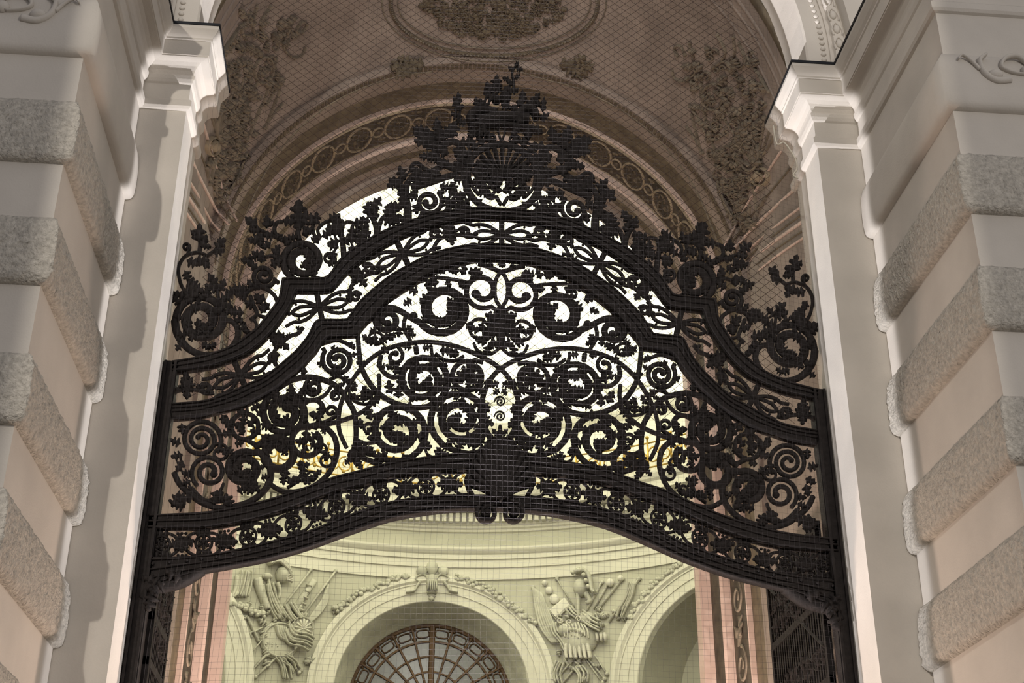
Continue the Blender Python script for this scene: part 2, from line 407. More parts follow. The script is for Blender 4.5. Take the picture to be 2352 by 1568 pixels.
# ================================================================== VESTIBULE
ZB = 10.3
mb = MB()
def jamb_arch(prof, m, name, parent=None, zlow=0.0, n=56):
    mb = MB(); arch_sweep(mb, prof, ZB, zlow, n); return mb.build(name, m, parent)
back = jamb_arch([(3.03, 17.25), (3.03, 17.0), (3.17, 17.0)], VAULT, 'wall_back'); tag(back, kind='structure')
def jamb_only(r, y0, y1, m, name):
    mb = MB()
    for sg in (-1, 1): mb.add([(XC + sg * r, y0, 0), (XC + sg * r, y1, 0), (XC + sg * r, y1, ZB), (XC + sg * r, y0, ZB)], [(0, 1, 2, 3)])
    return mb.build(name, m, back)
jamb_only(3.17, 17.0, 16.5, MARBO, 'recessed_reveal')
jamb_arch([(3.17, 17.0), (3.17, 16.84)], VAULT, 'arch_soffit', back, ZB)
jamb_arch([(3.17, 16.84), (3.165, 16.80), (3.165, 16.72), (3.17, 16.68)], OLIVE, 'arch_soffit_line', back, ZB)
jamb_arch([(3.17, 16.68), (3.17, 16.5)], VAULT, 'arch_soffit', back, ZB)
mb = MB()
for sg in (-1, 1):
    for ra, rb, yy in ((3.025, 3.172, 16.985),): box(mb, min(XC + sg * ra, XC + sg * rb), max(XC + sg * ra, XC + sg * rb), yy, yy + .27, 0, ZB)
mb.build('jamb_face', MARB, back)
jamb_arch([(3.17, 16.5), (3.20, 16.47), (3.30, 16.47), (3.30, 16.5)], MARB, 'pilaster_strip', back)
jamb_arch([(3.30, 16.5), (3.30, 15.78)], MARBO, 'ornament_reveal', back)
jamb_arch([(3.30, 15.78), (3.31, 15.76), (3.37, 15.76), (3.37, 15.8)], MARB, 'pilaster_strip', back)
jamb_arch([(3.37, 15.78), (3.395, 15.6), (3.395, 15.42)], OLIVE, 'concave_reveal', back)  # olive colour stands in for the shade in this hollow band
jamb_arch([(3.395, 15.42), (3.37, 15.3), (3.37, 14.97), (3.44, 14.93), (3.5, 14.95)], VAULT, 'outer_moulding', back, )
# dentils on the outer moulding
mb = MB()
for i in range(170):
    a = math.pi * (i + .5) / 170
    def SD(x, y, a=a): return on_arch(3.375 + x, a + y / 3.4, ZB, 15.02), Vector((0, -1, 0))
    c = [on_arch(3.355, a - .006, ZB, Y) for Y in (14.99, 15.09)]; d = [on_arch(3.355, a + .006, ZB, Y) for Y in (14.99, 15.09)]
    e = [on_arch(3.38, a - .006, ZB, Y) for Y in (14.99, 15.09)]; f_ = [on_arch(3.38, a + .006, ZB, Y) for Y in (14.99, 15.09)]
    mb.add(c + d + e + f_, [(0, 1, 3, 2), (0, 1, 5, 4), (2, 3, 7, 6), (0, 2, 6, 4), (1, 3, 7, 5)])
mb.build('dentil_row', OLIVE, back)
# oval medallions on the r=3.30 soffit
def soff(r, Y0):
    def S(u, v):   # u along arc (metres), v in Y
        a = u / r; return on_arch(r, a, ZB, Y0 + v), -Vector((math.cos(a), 0, math.sin(a)))
    return S
S3 = soff(3.30, 16.14)
mbo = MB(); mbi = MB()
L = math.pi * 3.30; nO = 17; st = L / nO
for i in range(nO):
    u = st * (i + .5)
    pts = [(u + .20 * math.cos(t * .3141593), .26 * math.sin(t * .3141593)) for t in range(20)]
    stroke(mbo, S3, pts, .035, .035, 1, .03, smooth=0, closed=True)
    for k in range(9):
        t = k * .7; rr = .05 + .10 * (k % 3) / 2
        stroke(mbi, S3, [(u + rr * math.cos(t), rr * 1.3 * math.sin(t)), (u + (rr + .05) * math.cos(t + .5), (rr + .05) * 1.3 * math.sin(t + .5)), (u + rr * math.cos(t + 1), rr * 1.3 * math.sin(t + 1))], .035, .015, 1, .025, smooth=3)
    u2 = u + st / 2
    pts = [(u2 + .085 * math.cos(t * .5236), .10 * math.sin(t * .5236)) for t in range(12)]
    stroke(mbo, S3, pts, .025, .025, 1, .025, smooth=0, closed=True)
    ball(mbi, S3, u2, 0, .04, 1, .03)
    for sv in (-1, 1):
        for q in range(3): ball(mbi, S3, u2 + random.uniform(-.09, .09), sv * random.uniform(.17, .29), .035, 1, .02, rings=2, seg=6)
for vv in (-.34, .34): stroke(mbo, S3, [(L * t / 60, vv) for t in range(61)], .04, .04, 1, .03, smooth=0)
mbo.build('oval_frames', VFR, back, True); mbi.build('oval_rosettes', OLIVE, back, True)
# scroll ornament down the jamb reveals
for sgn in (-1, 1):
    mb = MB()
    def SJ(u, v, sgn=sgn): return Vector((XC + sgn * 3.30, 16.14 + u, v)), Vector((-sgn, 0, 0))
    z = 4.0
    while z < 10.2:
        stroke(mb, SJ, spiral(0, z, .24, .05, 90, 1.4, 1), .05, .03, 1, .02, smooth=0)
        leaf(mb, SJ, 0, z + .25, 60, .28, 1, 1, .012); leaf(mb, SJ, 0, z - .25, 240, .28, 1, 1, .012)
        z += .85
    mb.build('jamb_scroll_relief', VORN, back, True)
# side walls of the vestibule
for sgn, nm in ((-1, 'left'), (1, 'right')):
    x = XC + sgn * 3.42; mb = MB(); box(mb, min(x, x + sgn * .4), max(x, x + sgn * .4), 12.0, 15.2, 0, 10.52)
    o = mb.build('wall_vestibule_' + nm, VAULT); tag(o, kind='structure')
    mb = MB(); xa = XC + sgn * 3.62; xb = XC + sgn * 3.0
    box(mb, min(XC + sgn * 3.5, XC + sgn * 6), max(XC + sgn * 3.5, XC + sgn * 6), 15.0, 18.2, 0, 14)
    o = mb.build('wall_pier_' + nm, VAULT); tag(o, kind='structure')
# vault: loft between front arch and back arch with a rise
def vaultP(t, s):
    a = math.pi - math.pi * t
    bx, bz = XC + 3.5 * math.cos(a), ZB + 3.45 * math.sin(a)
    fx = XC + 3.40 * math.cos(a); fz = 10.5 + 4.02 * math.sin(a)
    rise = .22 * math.sin(math.pi * s) * math.sin(math.pi * t)
    ss = s
    return Vector((fx + (bx - fx) * ss, 12.0 + (14.95 - 12.0) * s, fz + (bz - fz) * ss + rise))
NT, NS = 96, 24
vs = [vaultP(i / NT, j / NS) for i in range(NT + 1) for j in range(NS + 1)]
fs = [(i * (NS + 1) + j, (i + 1) * (NS + 1) + j, (i + 1) * (NS + 1) + j + 1, i * (NS + 1) + j + 1) for i in range(NT) for j in range(NS)]
mb = MB(); mb.add(vs, fs); vault = mb.build('ceiling', VAULT, smooth=True); tag(vault, kind='structure')
bv = [tuple(v) for v in vs]; bf = list(fs)
for xs in (XC - 3.42, XC + 3.42):
    k = len(bv); bv += [(xs, 12.0, 0), (xs, 15.0, 0), (xs, 15.0, 10.3), (xs, 12.0, 10.5)]; bf.append((k, k + 1, k + 2, k + 3))
BVH = BVHTree.FromPolygons(bv, bf)
def vlt(x, y, mirror=False):
    d = ray(x, y); p, n, i, dist = BVH.ray_cast(CAM, d)
    if p is None:
        p = on_y(x, y, 14.9); n = Vector((0, -1, 0))
    p = p.copy(); n = n.normalized()
    if n.dot(d) > 0: n = -n
    if mirror: p.x = 2 * XC - p.x; n = Vector((-n.x, n.y, n.z))
    return p, n
def vlt_r(x, y): return vlt(x, y)
def vlt_l(x, y): return vlt(x, y, True)
VPX = 0.0049
# mouldings parallel to the front arch and side arch ribs
def vstrip(mb, s, w_, th, t0=0.0, t1=1.0, n=80):
    P = []; N = []
    for i in range(n + 1):
        t = t0 + (t1 - t0) * i / n; p = vaultP(t, s); q = vaultP(t, min(1, s + .02)); q2 = vaultP(min(1, t + .01), s) - vaultP(max(0, t - .01), s)
        nn = (q - p).cross(q2).normalized()
        if (Vector((XC, 13.5, 9)) - p).dot(nn) < 0: nn = -nn
        P.append(p); N.append(nn)
    sweep(mb, P, N, w_, th, HS)
mb = MB(); vstrip(mb, .02, .09, .02); mb.build('front_olive_moulding', OLIVE, vault, True)
mb = MB(); vstrip(mb, .11, .03, .02); vstrip(mb, .16, .02, .02); vstrip(mb, .24, .02, .02); mb.build('vault_rib', VAULT, vault, True)
# ribs fanning from the springing corner (traced on the right, mirrored left)
for S in (vlt_r, vlt_l):
    mb = MB()
    for a, b, ww in (((1662, 566), (1800, 340), 6), ((1680, 575), (1842, 420), 8), ((1700, 590), (1848, 470), 5), ((1722, 600), (1850, 505), 9), ((1745, 620), (1856, 540), 5)):
        stroke(mb, S, [a, ((a[0] + b[0]) / 2 - 4, (a[1] + b[1]) / 2), b], ww, ww, VPX, .03, sec=HS)
    mb.build('corner_rib', MARB, vault, True)
    mb = MB()
    for a, b, ww in (((1671, 570), (1822, 380), 5), ((1711, 596), (1850, 487), 5), ((1733, 612), (1852, 525), 4)):
        stroke(mb, S, [a, ((a[0] + b[0]) / 2 - 4, (a[1] + b[1]) / 2), b], ww, ww, VPX, .02, sec=HS)
    mb.build('corner_groove', OLIVE, vault, True)
    mb = MB(); stroke(mb, S, [(1648, 556), (1600, 440), (1530, 340), (1440, 262), (1330, 205), (1240, 180), (1150, 150)] if S is vlt_r else [(1648, 556), (1600, 440), (1530, 340), (1440, 262), (1330, 205), (1240, 180)], 4, 4, VPX, .02, sec=HS)
    mb.build('vault_rib', VORN, vault, True)
# ceiling medallion
med = empty('ceiling_medallion', vlt(1130, 20)[0], 'large oval stucco medallion with a beaded frame in the middle of the vault', 'medallion')
def ell(cx, cy, rx, ry, a0=-30, a1=210, n=44):
    return [(cx + rx * math.cos(math.radians(a0 + (a1 - a0) * i / n)), cy + ry * math.sin(math.radians(a0 + (a1 - a0) * i / n))) for i in range(n + 1)]
mb = MB(); stroke(mb, vlt_r, ell(1135, 10, 238, 118, -8, 188), 13, 13, VPX, .035, sec=HS, smooth=0); mb.build('medallion_frame', OLIVE, med, True)
mb = MB()
for x, y in ell(1135, 10, 238, 118, -8, 188, 90): ball(mb, vlt_r, x, y, 3.4, VPX, .03, off=.03, rings=2, seg=6)
mb.build('bead_ring', VORN, med, True)
mb = MB(); stroke(mb, vlt_r, ell(1135, 6, 222, 105, -5, 185), 4, 4, VPX, .03, sec=HS, smooth=0); stroke(mb, vlt_r, ell(1135, 6, 258, 136, -3, 183), 4, 4, VPX, .02, sec=HS, smooth=0); mb.build('inner_frame', VORN, med, True)
mb = MB(); random.seed(3)
for i in range(230):
    a = random.uniform(0, math.pi); r = math.sqrt(random.random())
    x = 1135 + 165 * r * math.cos(a); y = -2 + 92 * r * math.sin(a)
    if y < -6: continue
    if random.random() < .5: leaf(mb, vlt_r, x, y, random.uniform(0, 360), random.uniform(14, 26), 1, VPX, .02, .01)
    else: stroke(mb, vlt_r, spiral(x, y, random.uniform(6, 11), 2, random.uniform(0, 360), random.choice((-1.2, 1.2))), 4, 3, VPX, .03, smooth=0)
mb.build('foliage_relief', OLIVE, med, True)
for S, nm in ((vlt_r, 'right'), (lambda x, y: vlt(2260 - x, y + 0), 'left')):
    cl = empty('stucco_corner_leaf', S(1320, 150)[0], 'small stucco leaf spandrel beside the oval ceiling medallion, on the %s' % nm, 'stucco ornament', 'stucco leaf spandrels beside the medallion')
    mb = MB()
    for x, y, a, l in ((1285, 148, 0, 34), (1300, 150, 20, 40), (1320, 145, -30, 30), (1330, 152, 10, 32), (1345, 140, 60, 28), (1350, 160, 150, 34), (1310, 160, 10, 30)):
        leaf(mb, S, x, y, a, l, 1.2, VPX, .025)
    mb.build('leaf_cluster', OLIVE, cl, True)
# trophies in the pendentives
random.seed(11)
def pend(S, nm, label):
    t = empty('stucco_trophy', S(1690, 300)[0], label, 'stucco relief', 'stucco trophies in the vault corners')
    mb = MB()   # palmette of long ribs
    for a in range(9):
        x1 = 1650 + a * 18; y1 = 240 + abs(a - 3) * 4 + a * 3
        stroke(mb, S, [(1735, 385), ((1735 + x1) / 2 + 3, (385 + y1) / 2), (x1, y1)], 4, 9, VPX, .03)
        ball(mb, S, x1, y1, 8, VPX, .05)
    mb.build('palmette', VORN, t, True)
    mb = MB(); stroke(mb, S, [(1725 + 22 * math.cos(q * .314), 355 + 36 * math.sin(q * .314)) for q in range(20)], 8, 8, VPX, .05, closed=True, smooth=0)
    ball(mb, S, 1725, 357, 16, VPX, .03, ry=28); mb.build('oval_shield', VORN, t, True)
    mb = MB(); ball(mb, S, 1745, 405, 17, VPX, .09); stroke(mb, S, spiral(1748, 408, 24, 8, 270, 1.3), 6, 4, VPX, .06, smooth=0); mb.build('mask_boss', VFR, t, True)
    mb = MB(); stroke(mb, S, [(1640 + 24 * math.cos(q * .314), 222 + 30 * math.sin(q * .314)) for q in range(20)], 6, 6, VPX, .05, closed=True, smooth=0)
    for q in range(7): ball(mb, S, 1640 + random.uniform(-12, 12), 222 + random.uniform(-18, 18), 5, VPX, .04)
    mb.build('wreath', VORN, t, True)
    mb = MB()
    for pts in ([(1660, 140), (1668, 115), (1650, 80)], [(1680, 150), (1690, 120), (1687, 85)], [(1700, 160), (1716, 140), (1700, 100)], [(1560, 130), (1550, 110), (1565, 105), (1575, 125)],
                [(1545, 160), (1552, 180), (1575, 185), (1600, 165), (1590, 150)], [(1595, 135), (1590, 115), (1586, 98)], [(1640, 155), (1665, 140), (1690, 150), (1712, 150)],
                [(1590, 260), (1600, 300), (1612, 350)], [(1585, 240), (1605, 270), (1620, 300)], [(1578, 290), (1600, 320), (1615, 350)], [(1665, 355), (1700, 365), (1722, 380)], [(1668, 335), (1690, 340), (1712, 350)],
                [(1672, 395), (1700, 388), (1722, 395)], [(1700, 450), (1715, 435), (1730, 428)], [(1735, 430), (1738, 460), (1742, 490)], [(1650, 410), (1660, 460), (1680, 500)], [(1670, 440), (1690, 470), (1705, 510), (1706, 535)],
                [(1725, 470), (1722, 500), (1712, 530)], [(1745, 480), (1752, 470), (1760, 455)], [(1720, 130), (1745, 170), (1770, 210)], [(1630, 300), (1640, 330), (1650, 370)], [(1612, 190), (1618, 240), (1625, 290)]):
        stroke(mb, S, pts, 7, 4, VPX, .045); ball(mb, S, pts[-1][0], pts[-1][1], 5.5, VPX, .05)
    mb.build('ribbon_stem', VORN, t, True)
    mb = MB()
    for i in range(150):
        y = random.uniform(110, 530); f = (y - 110) / 420
        x0 = 1560 + 125 * f; x1 = 1760 - 35 * f * f
        if y < 200: x0 = 1570; x1 = 1740
        x = random.uniform(x0, x1)
        if random.random() < .6: leaf(mb, S, x, y, random.gauss(265, 50), random.uniform(16, 32), .9, VPX, .028, .012)
        else: stroke(mb, S, spiral(x, y, random.uniform(6, 12), 2, random.uniform(0, 360), random.choice((-1.1, 1.1))), 5, 3, VPX, .035, smooth=0)
    mb.build('foliage', VORN, t, True)
pend(vlt_r, 'right', 'grey-brown stucco trophy with palmette and mask in the right-hand corner of the vault')
pend(vlt_l, 'left', 'grey-brown stucco trophy in the left-hand corner of the vault, beside the left cornice')

# ================================================================== ROTUNDA
ARCH_Z = 10.18; AO = 3.50; AI = 2.74; WR = 2.38; WD = 1.05
SL = [(-135 + 45 * k) for k in range(7) if abs(-135 + 45 * k) <= 90]
def wall_grid():
    mb = MB(); step = .75; th = -161.8
    cols = []
    while th <= 163.51: cols.append(th); th += step
    def low(t):
        for s in SL:
            u = math.radians(t - s) * RR
            if abs(u) < AI + .001: return ARCH_Z + math.sqrt(max(0, AI ** 2 - u * u))
        return None
    top = 13.62
    for a, b in zip(cols[:-1], cols[1:]):
        la, lb = low(a), low(b)
        if la is None and lb is None: mb.add([cylP(a, 0), cylP(b, 0), cylP(b, top), cylP(a, top)], [(0, 1, 2, 3)])
        else:
            la = ARCH_Z if la is None else la; lb = ARCH_Z if lb is None else lb
            mb.add([cylP(a, la), cylP(b, lb), cylP(b, top), cylP(a, top)], [(0, 1, 2, 3)])
    return mb
rw = wall_grid().build('wall_rotunda', ROT, smooth=True); tag(rw, kind='structure')
def niche(s):
    # local frame: u lateral (m), z, d depth outward
    def P(u, z, d):
        return cylP(s + math.degrees(u / (RR + d)), z, d)
    rt = bpy.data.objects.new('archway', None); return P
def arc_profile(P, prof, zlow, n=40):
    mb = MB(); rows = []
    for r, d in prof:
        row = [P(-r, zlow, d)]
        for i in range(n + 1):
            a = math.pi - math.pi * i / n; row.append(P(r * math.cos(a), ARCH_Z + r * math.sin(a), d))
        row.append(P(r, zlow, d)); rows.append(row)
    m = len(rows[0]); vs = [v for r in rows for v in r]
    mb.add(vs, [(i * m + j, i * m + j + 1, (i + 1) * m + j + 1, (i + 1) * m + j) for i in range(len(rows) - 1) for j in range(m - 1)])
    return mb
idx = 0; names = {0: 'middle', 45: 'right', -45: 'left', 90: 'far right', -90: 'far left'}
for s in SL:
    P = niche(s); idx += 1
    ar = arc_profile(P, [(AO, 0), (AO, -.12), (AO - .10, -.16), (AO - .16, -.16), (AO - .22, -.10), (AO - .26, -.10), (AO - .26, -.07), (AO - .50, -.07), (AO - .50, -.04), (AI + .02, -.04), (AI, -.02), (AI, .1)], 2.0).build('rotunda_archivolt', ROTL, rw)
    if abs(s) == 0:
        arc_profile(P, [(AI, .0), (AI - .05, .12), (WR + .12, .5), (WR + .06, WD - .15), (WR, WD - .12), (WR, WD + .45)], 2.0).build('arch_reveal', ROTD, rw, True)
    elif abs(s) == 45:
        arc_profile(P, [(AI, .0), (AI - .05, .1), (AI - .08, 1.9), (2.0, 1.95), (1.92, 1.85), (1.72, 1.85), (1.66, 1.95), (1.5, 2.0), (1.5, 2.6)], 2.0).build('arch_reveal', ROT, rw, False)
    else:
        arc_profile(P, [(AI, .0), (WR, WD), (WR, WD + .1)], 2.0).build('arch_reveal', ROTD, rw, True)
    # inner fill behind niche + window
    dep = WD if abs(s) != 45 else 2.3; rad = WR if abs(s) != 45 else 1.52
    C0 = P(0, ARCH_Z, dep); e1 = Vector((math.cos(math.radians(s)), -math.sin(math.radians(s)), 0)); nrm = -Vector((math.sin(math.radians(s)), math.cos(math.radians(s)), 0))
    def SW(u, v, C0=C0, e1=e1, nrm=nrm): return C0 + e1 * u + Vector((0, 0, v)), nrm
    if abs(s) > 45:
        continue
    w_ = empty('window_%d' % idx, C0, None, None); w_['kind'] = 'structure'
    mb = MB(); pts = [SW(rad * 1.03 * math.cos(math.pi * i / 40), rad * 1.03 * math.sin(math.pi * i / 40))[0] for i in range(41)] + [SW(-rad * 1.03, -8)[0], SW(rad * 1.03, -8)[0]]
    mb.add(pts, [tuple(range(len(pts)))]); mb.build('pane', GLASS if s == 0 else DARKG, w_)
    if s == 0:
        mb = MB(); F = .05
        for r, ww in ((WR - .04, .14), (1.86, .07), (1.42, .055), (.98, .055), (.52, .08)):
            stroke(mb, SW, [(r * math.cos(math.pi * i / 48), r * math.sin(math.pi * i / 48)) for i in range(49)], ww, ww, 1, F, smooth=0, sec=BS)
        for k in range(1, 12):
            a = math.pi * k / 12; ww = .07 if k != 6 else .17
            stroke(mb, SW, [(.5 * math.cos(a), .5 * math.sin(a)), (WR * math.cos(a), WR * math.sin(a))], ww, ww, 1, F * 1.2, smooth=0, sec=BS)
        mb.build('muntins', WOOD, w_)
        mb = MB()
        for k in range(12):
            a = math.pi * (k + .5) / 12; cx, cy = 2.1 * math.cos(a), 2.1 * math.sin(a); t = (-math.sin(a), math.cos(a)); rr_ = (math.cos(a), math.sin(a))
            q = []
            for j in range(20):
                b = 2 * math.pi * j / 20; sx_ = .19 * (abs(math.cos(b)) ** .6) * (1 if math.cos(b) > 0 else -1); sy_ = .11 * (abs(math.sin(b)) ** .6) * (1 if math.sin(b) > 0 else -1)
                q.append((cx + t[0] * sx_ + rr_[0] * sy_, cy + t[1] * sx_ + rr_[1] * sy_))
            stroke(mb, SW, q, .05, .05, 1, .05, smooth=0, closed=True)
            for sgn in (-1, 1):
                for e in (-1, 1): ball(mb, SW, cx + t[0] * .23 * sgn + rr_[0] * .13 * e, cy + t[1] * .23 * sgn + rr_[1] * .13 * e, .055, 1, .04, rings=2, seg=6)
        mb.build('tracery', WOOD, w_, True)
    else:
        mb = MB()
        for k in range(-3, 4): stroke(mb, SW, [(k * .42, -6), (k * .42, math.sqrt(max(.01, rad ** 2 - (k * .42) ** 2)))], .03, .03, 1, .03, smooth=0, sec=BS)
        mb.build('muntins', WOOD, w_)
        # leaf scroll relief over the inner arch
        mb = MB()
        for sg in (-1, 1):
            def SV(u, v, sg=sg): return P(u, v, 1.9), nrm
            stroke(mb, SV, [(sg * 1.6, 12.0), (sg * 1.1, 12.25), (sg * .5, 12.3), (sg * .1, 12.2)], .14, .06, 1, .06)
            for q in range(5): leaf(mb, SV, sg * (1.7 - .3 * q), 12.05 + .05 * q, 90 + sg * 30, .45, 1, 1, .04)
        mb.build('niche_leaf_relief', ROTD, rw, True)
# entablature of the rotunda
def ring(mb, prof, a0=-161.8, a1=163.5, n=168, cx=None):
    k = len(prof); vs = []
    for i in range(n + 1):
        t = a0 + (a1 - a0) * i / n
        for p, z in prof: vs.append(cylP(t, z, -p))
    mb.add(vs, [(i * k + q, i * k + q + 1, (i + 1) * k + q + 1, (i + 1) * k + q) for i in range(n) for q in range(k - 1)])
mb = MB(); ring(mb, [(0, 13.58), (.06, 13.58), (.06, 13.92), (.11, 13.93), (.11, 14.16), (.16, 14.17), (.16, 14.30), (.20, 14.33), (.26, 14.40), (.28, 14.44), (.28, 14.50), (.08, 14.53)])
ent = mb.build('trim_4', ROTL); tag(ent, kind='structure')
mb = MB(); ring(mb, [(.08, 14.53), (.08, 14.98)]); mb.build('frieze', ROT, ent, True)
mb = MB(); ring(mb, [(.08, 14.98), (.14, 15.0), (.16, 15.06), (.22, 15.1), (.22, 15.17), (.25, 15.17), (.25, 15.50), (.5, 15.52), (.75, 15.55), (.8, 15.56), (.8, 15.80), (.88, 15.86), (.95, 15.98), (.95, 16.05), (.2, 16.1)]); mb.build('corona', ROTL, ent)
mb = MB()
for i in range(-150, 151):
    t = i * 1.06 / 1.0
    a, b = t - .33, t + .33
    if abs(t) > 75: continue
    v = [cylP(a, 15.22, -.25), cylP(b, 15.22, -.25), cylP(b, 15.22, -.45), cylP(a, 15.22, -.45), cylP(a, 15.48, -.25), cylP(b, 15.48, -.25), cylP(b, 15.48, -.45), cylP(a, 15.48, -.45)]
    mb.add(v, [(0, 1, 2, 3), (4, 5, 6, 7), (0, 1, 5, 4), (1, 2, 6, 5), (2, 3, 7, 6), (3, 0, 4, 7)])
mb.build('dentil_row', ROTL, ent)
# drum and dome
mb = MB(); ring(mb, [(.2, 16.1), (.2, 17.3), (.05, 17.35), (.05, 18.2), (.3, 18.25), (.45, 18.35), (.5, 18.5), (.3, 18.6)]); dr = mb.build('wall_drum', DOME); tag(dr, kind='structure')
mb = MB(); n = 84; kz = 26; RD = RR - .25; vs = []
for i in range(n + 1):
    t = math.radians(-180 + 360 * i / n)
    for j in range(kz + 1):
        f = math.radians(88 * j / kz); vs.append((RCX + RD * math.cos(f) * math.sin(t), RCY + RD * math.cos(f) * math.cos(t), 18.5 + 1.05 * RD * math.sin(f)))
mb.add(vs, [(i * (kz + 1) + j, (i + 1) * (kz + 1) + j, (i + 1) * (kz + 1) + j + 1, i * (kz + 1) + j + 1) for i in range(n) for j in range(kz)])
dome = mb.build('ceiling_dome', DOME, smooth=True); tag(dome, kind='structure')
def domeP(t, f, d=0):
    t, f = math.radians(t), math.radians(f); r = RD - d
    p = Vector((RCX + r * math.cos(f) * math.sin(t), RCY + r * math.cos(f) * math.cos(t), 18.5 + 1.05 * r * math.sin(f)))
    return p, -Vector((math.cos(f) * math.sin(t), math.cos(f) * math.cos(t), math.sin(f)))
mb = MB()
for k in range(-4, 5):
    t = k * 22.5
    for dt in (-2.6, 2.6): stroke(mb, domeP, [(t + dt, f) for f in range(2, 84, 4)], .22, .12, 1, .14, sec=BS, smooth=0)
for f in (14, 30, 46, 60): stroke(mb, domeP, [(t, f) for t in range(-100, 101, 3)], .2, .2, 1, .1, sec=BS, smooth=0)
mb.build('dome_rib', ROTL, dome)
mb = MB(); random.seed(5)
for k in range(-4, 4):
    t = k * 22.5 + 11.25
    for f0, hh in ((3, 9), (17, 10), (33, 10)):
        a, b = 6, hh
        stroke(mb, domeP, [(t - a, f0), (t + a, f0), (t + a, f0 + b), (t - a, f0 + b), (t - a, f0)], .16, .16, 1, .1, sec=BS, smooth=0)
        stroke(mb, domeP, [(t + 3.2 * math.cos(q * .4488), f0 + b / 2 + 2.6 * math.sin(q * .4488)) for q in range(14)], .2, .2, 1, .14, closed=True, smooth=0)
        for q in range(8): leaf(mb, domeP, t + random.uniform(-3, 3), f0 + b / 2 + random.uniform(-3, 3), random.uniform(0, 360), 2.5, 1, .19, .08)
mb.build('dome_panel_relief', ROTD, dome, True)
# gilded gallery railing
gr = empty('gallery_railing', cylP(0, 16.1, -.9), 'gilded scrollwork railing on the gallery ledge of the rotunda', 'railing')
def SG(u, v): p = cylP(u, v, -.85); return p, Vector((RCX - p.x, RCY - p.y, 0)).normalized()
mb = MB()
for z in (16.2, 16.95): stroke(mb, SG, [(t, z) for t in range(-70, 71, 2)], .05, .05, 1, .03, smooth=0)
mb.build('rail', GOLD, gr)
for k in range(-16, 17):
    mb = MB(); t = k * 4.2
    for sg in (-1, 1):
        q = spiral(0, 0, .26, .05, 90, 1.5 * sg, 1)
        stroke(mb, SG, [(t + sg * 1.0 + a / .19 * sg * 1, 16.55 + b) for a, b in q], .05, .03, 1, .03, smooth=0)
    stroke(mb, SG, [(t - 2.1, 16.2), (t - 2.1, 17.05)], .06, .06, 1, .04, smooth=0); ball(mb, SG, t - 2.1, 17.12, .06, 1, .06, rings=2, seg=8)
    for q in range(4): ball(mb, SG, t + random.uniform(-1.5, 1.5), 16.55 + random.uniform(-.25, .25), .06, 1, .04, rings=2, seg=6)
    mb.build('scroll_panel', GOLD, gr, True)
# floor
mb = MB(); mb.add([(-20, -20, 0), (22, -20, 0), (22, 42, 0), (-20, 42, 0)], [(0, 1, 2, 3)]); fl = mb.build('floor', FLOOR); tag(fl, kind='structure')

# keystone palmette and garlands of the middle arch
CPX = .0136
ks = empty('keystone_palmette', cyl_s(990, 1340)[0], 'stucco palmette keystone on the crown of the middle rotunda arch', 'keystone')
mb = MB()
for x, y, rx, ry in ((992, 1306, 13, 17), (968, 1314, 12, 12), (1018, 1314, 12, 12)): ball(mb, cyl_s, x, y, rx, CPX, .16, off=.1, ry=ry)
mb.build('palmette_lobe', ROTD, ks, True)
mb = MB()
for sg in (-1, 1):
    stroke(mb, cyl_s, [(992 + sg * 4, 1348), (992 + sg * 12, 1330), (992 + sg * 22, 1322), (992 + sg * 38, 1330), (992 + sg * 34, 1338)], 5, 5, CPX, .12, off=.1)
    stroke(mb, cyl_s, [(992 + sg * 28, 1340), (992 + sg * 36, 1350), (992 + sg * 42, 1360), (992 + sg * 60, 1364)], 7, 3, CPX, .08, off=.15)
mb.build('scroll', ROTD, ks, True)
mb = MB(); stroke(mb, cyl_s, [(992, 1325), (992, 1345), (992, 1366)], 30, 20, CPX, .2, off=.1, sec=HS)
for q in range(-2, 3): stroke(mb, cyl_s, [(992 + q * 4, 1340), (992 + q * 5.5, 1362)], 3, 4, CPX, .08, off=.3)
leaf(mb, cyl_s, 992, 1362, 90, 22, 1, CPX, .04, .1); mb.build('shell', ROTD, ks, True)
def garland(pts, label):
    g = empty('fruit_garland', cyl_s(*pts[len(pts) // 2])[0], label, 'garland', 'fruit garlands on the rotunda arches')
    q = catmull(pts, 8); mb = MB(); mbl = MB(); last = None
    for i, (x, y) in enumerate(q):
        if last and math.hypot(x - last[0], y - last[1]) < 7.5: continue
        last = (x, y)
        for _ in range(3):
            ball(mb, cyl_s, x + random.uniform(-6, 6), y + random.uniform(-6, 6), random.uniform(4.2, 6.4), CPX, .09, off=.13, rings=2, seg=7)
        leaf(mbl, cyl_s, x, y, random.uniform(0, 360), 10, 1.1, CPX, .03, .05)
    mb.build('fruit', ROTD, g, True); mbl.build('garland_leaf', ROTD, g, True)
garland([(935, 1326), (908, 1331), (867, 1348), (823, 1366), (789, 1387), (766, 1402)], 'stucco fruit garland running down the left shoulder of the middle rotunda arch')
garland([(1050, 1329), (1092, 1343), (1146, 1368), (1180, 1396), (1214, 1423), (1232, 1440)], 'stucco fruit garland running down the right shoulder of the middle rotunda arch')
garland([(1565, 1300), (1525, 1328), (1490, 1362), (1465, 1395), (1450, 1420)], 'stucco fruit garland on the shoulder of the right-hand rotunda arch')
garland([(528, 1385), (560, 1400), (600, 1415)], 'short stucco fruit garland above the left-hand rotunda arch')
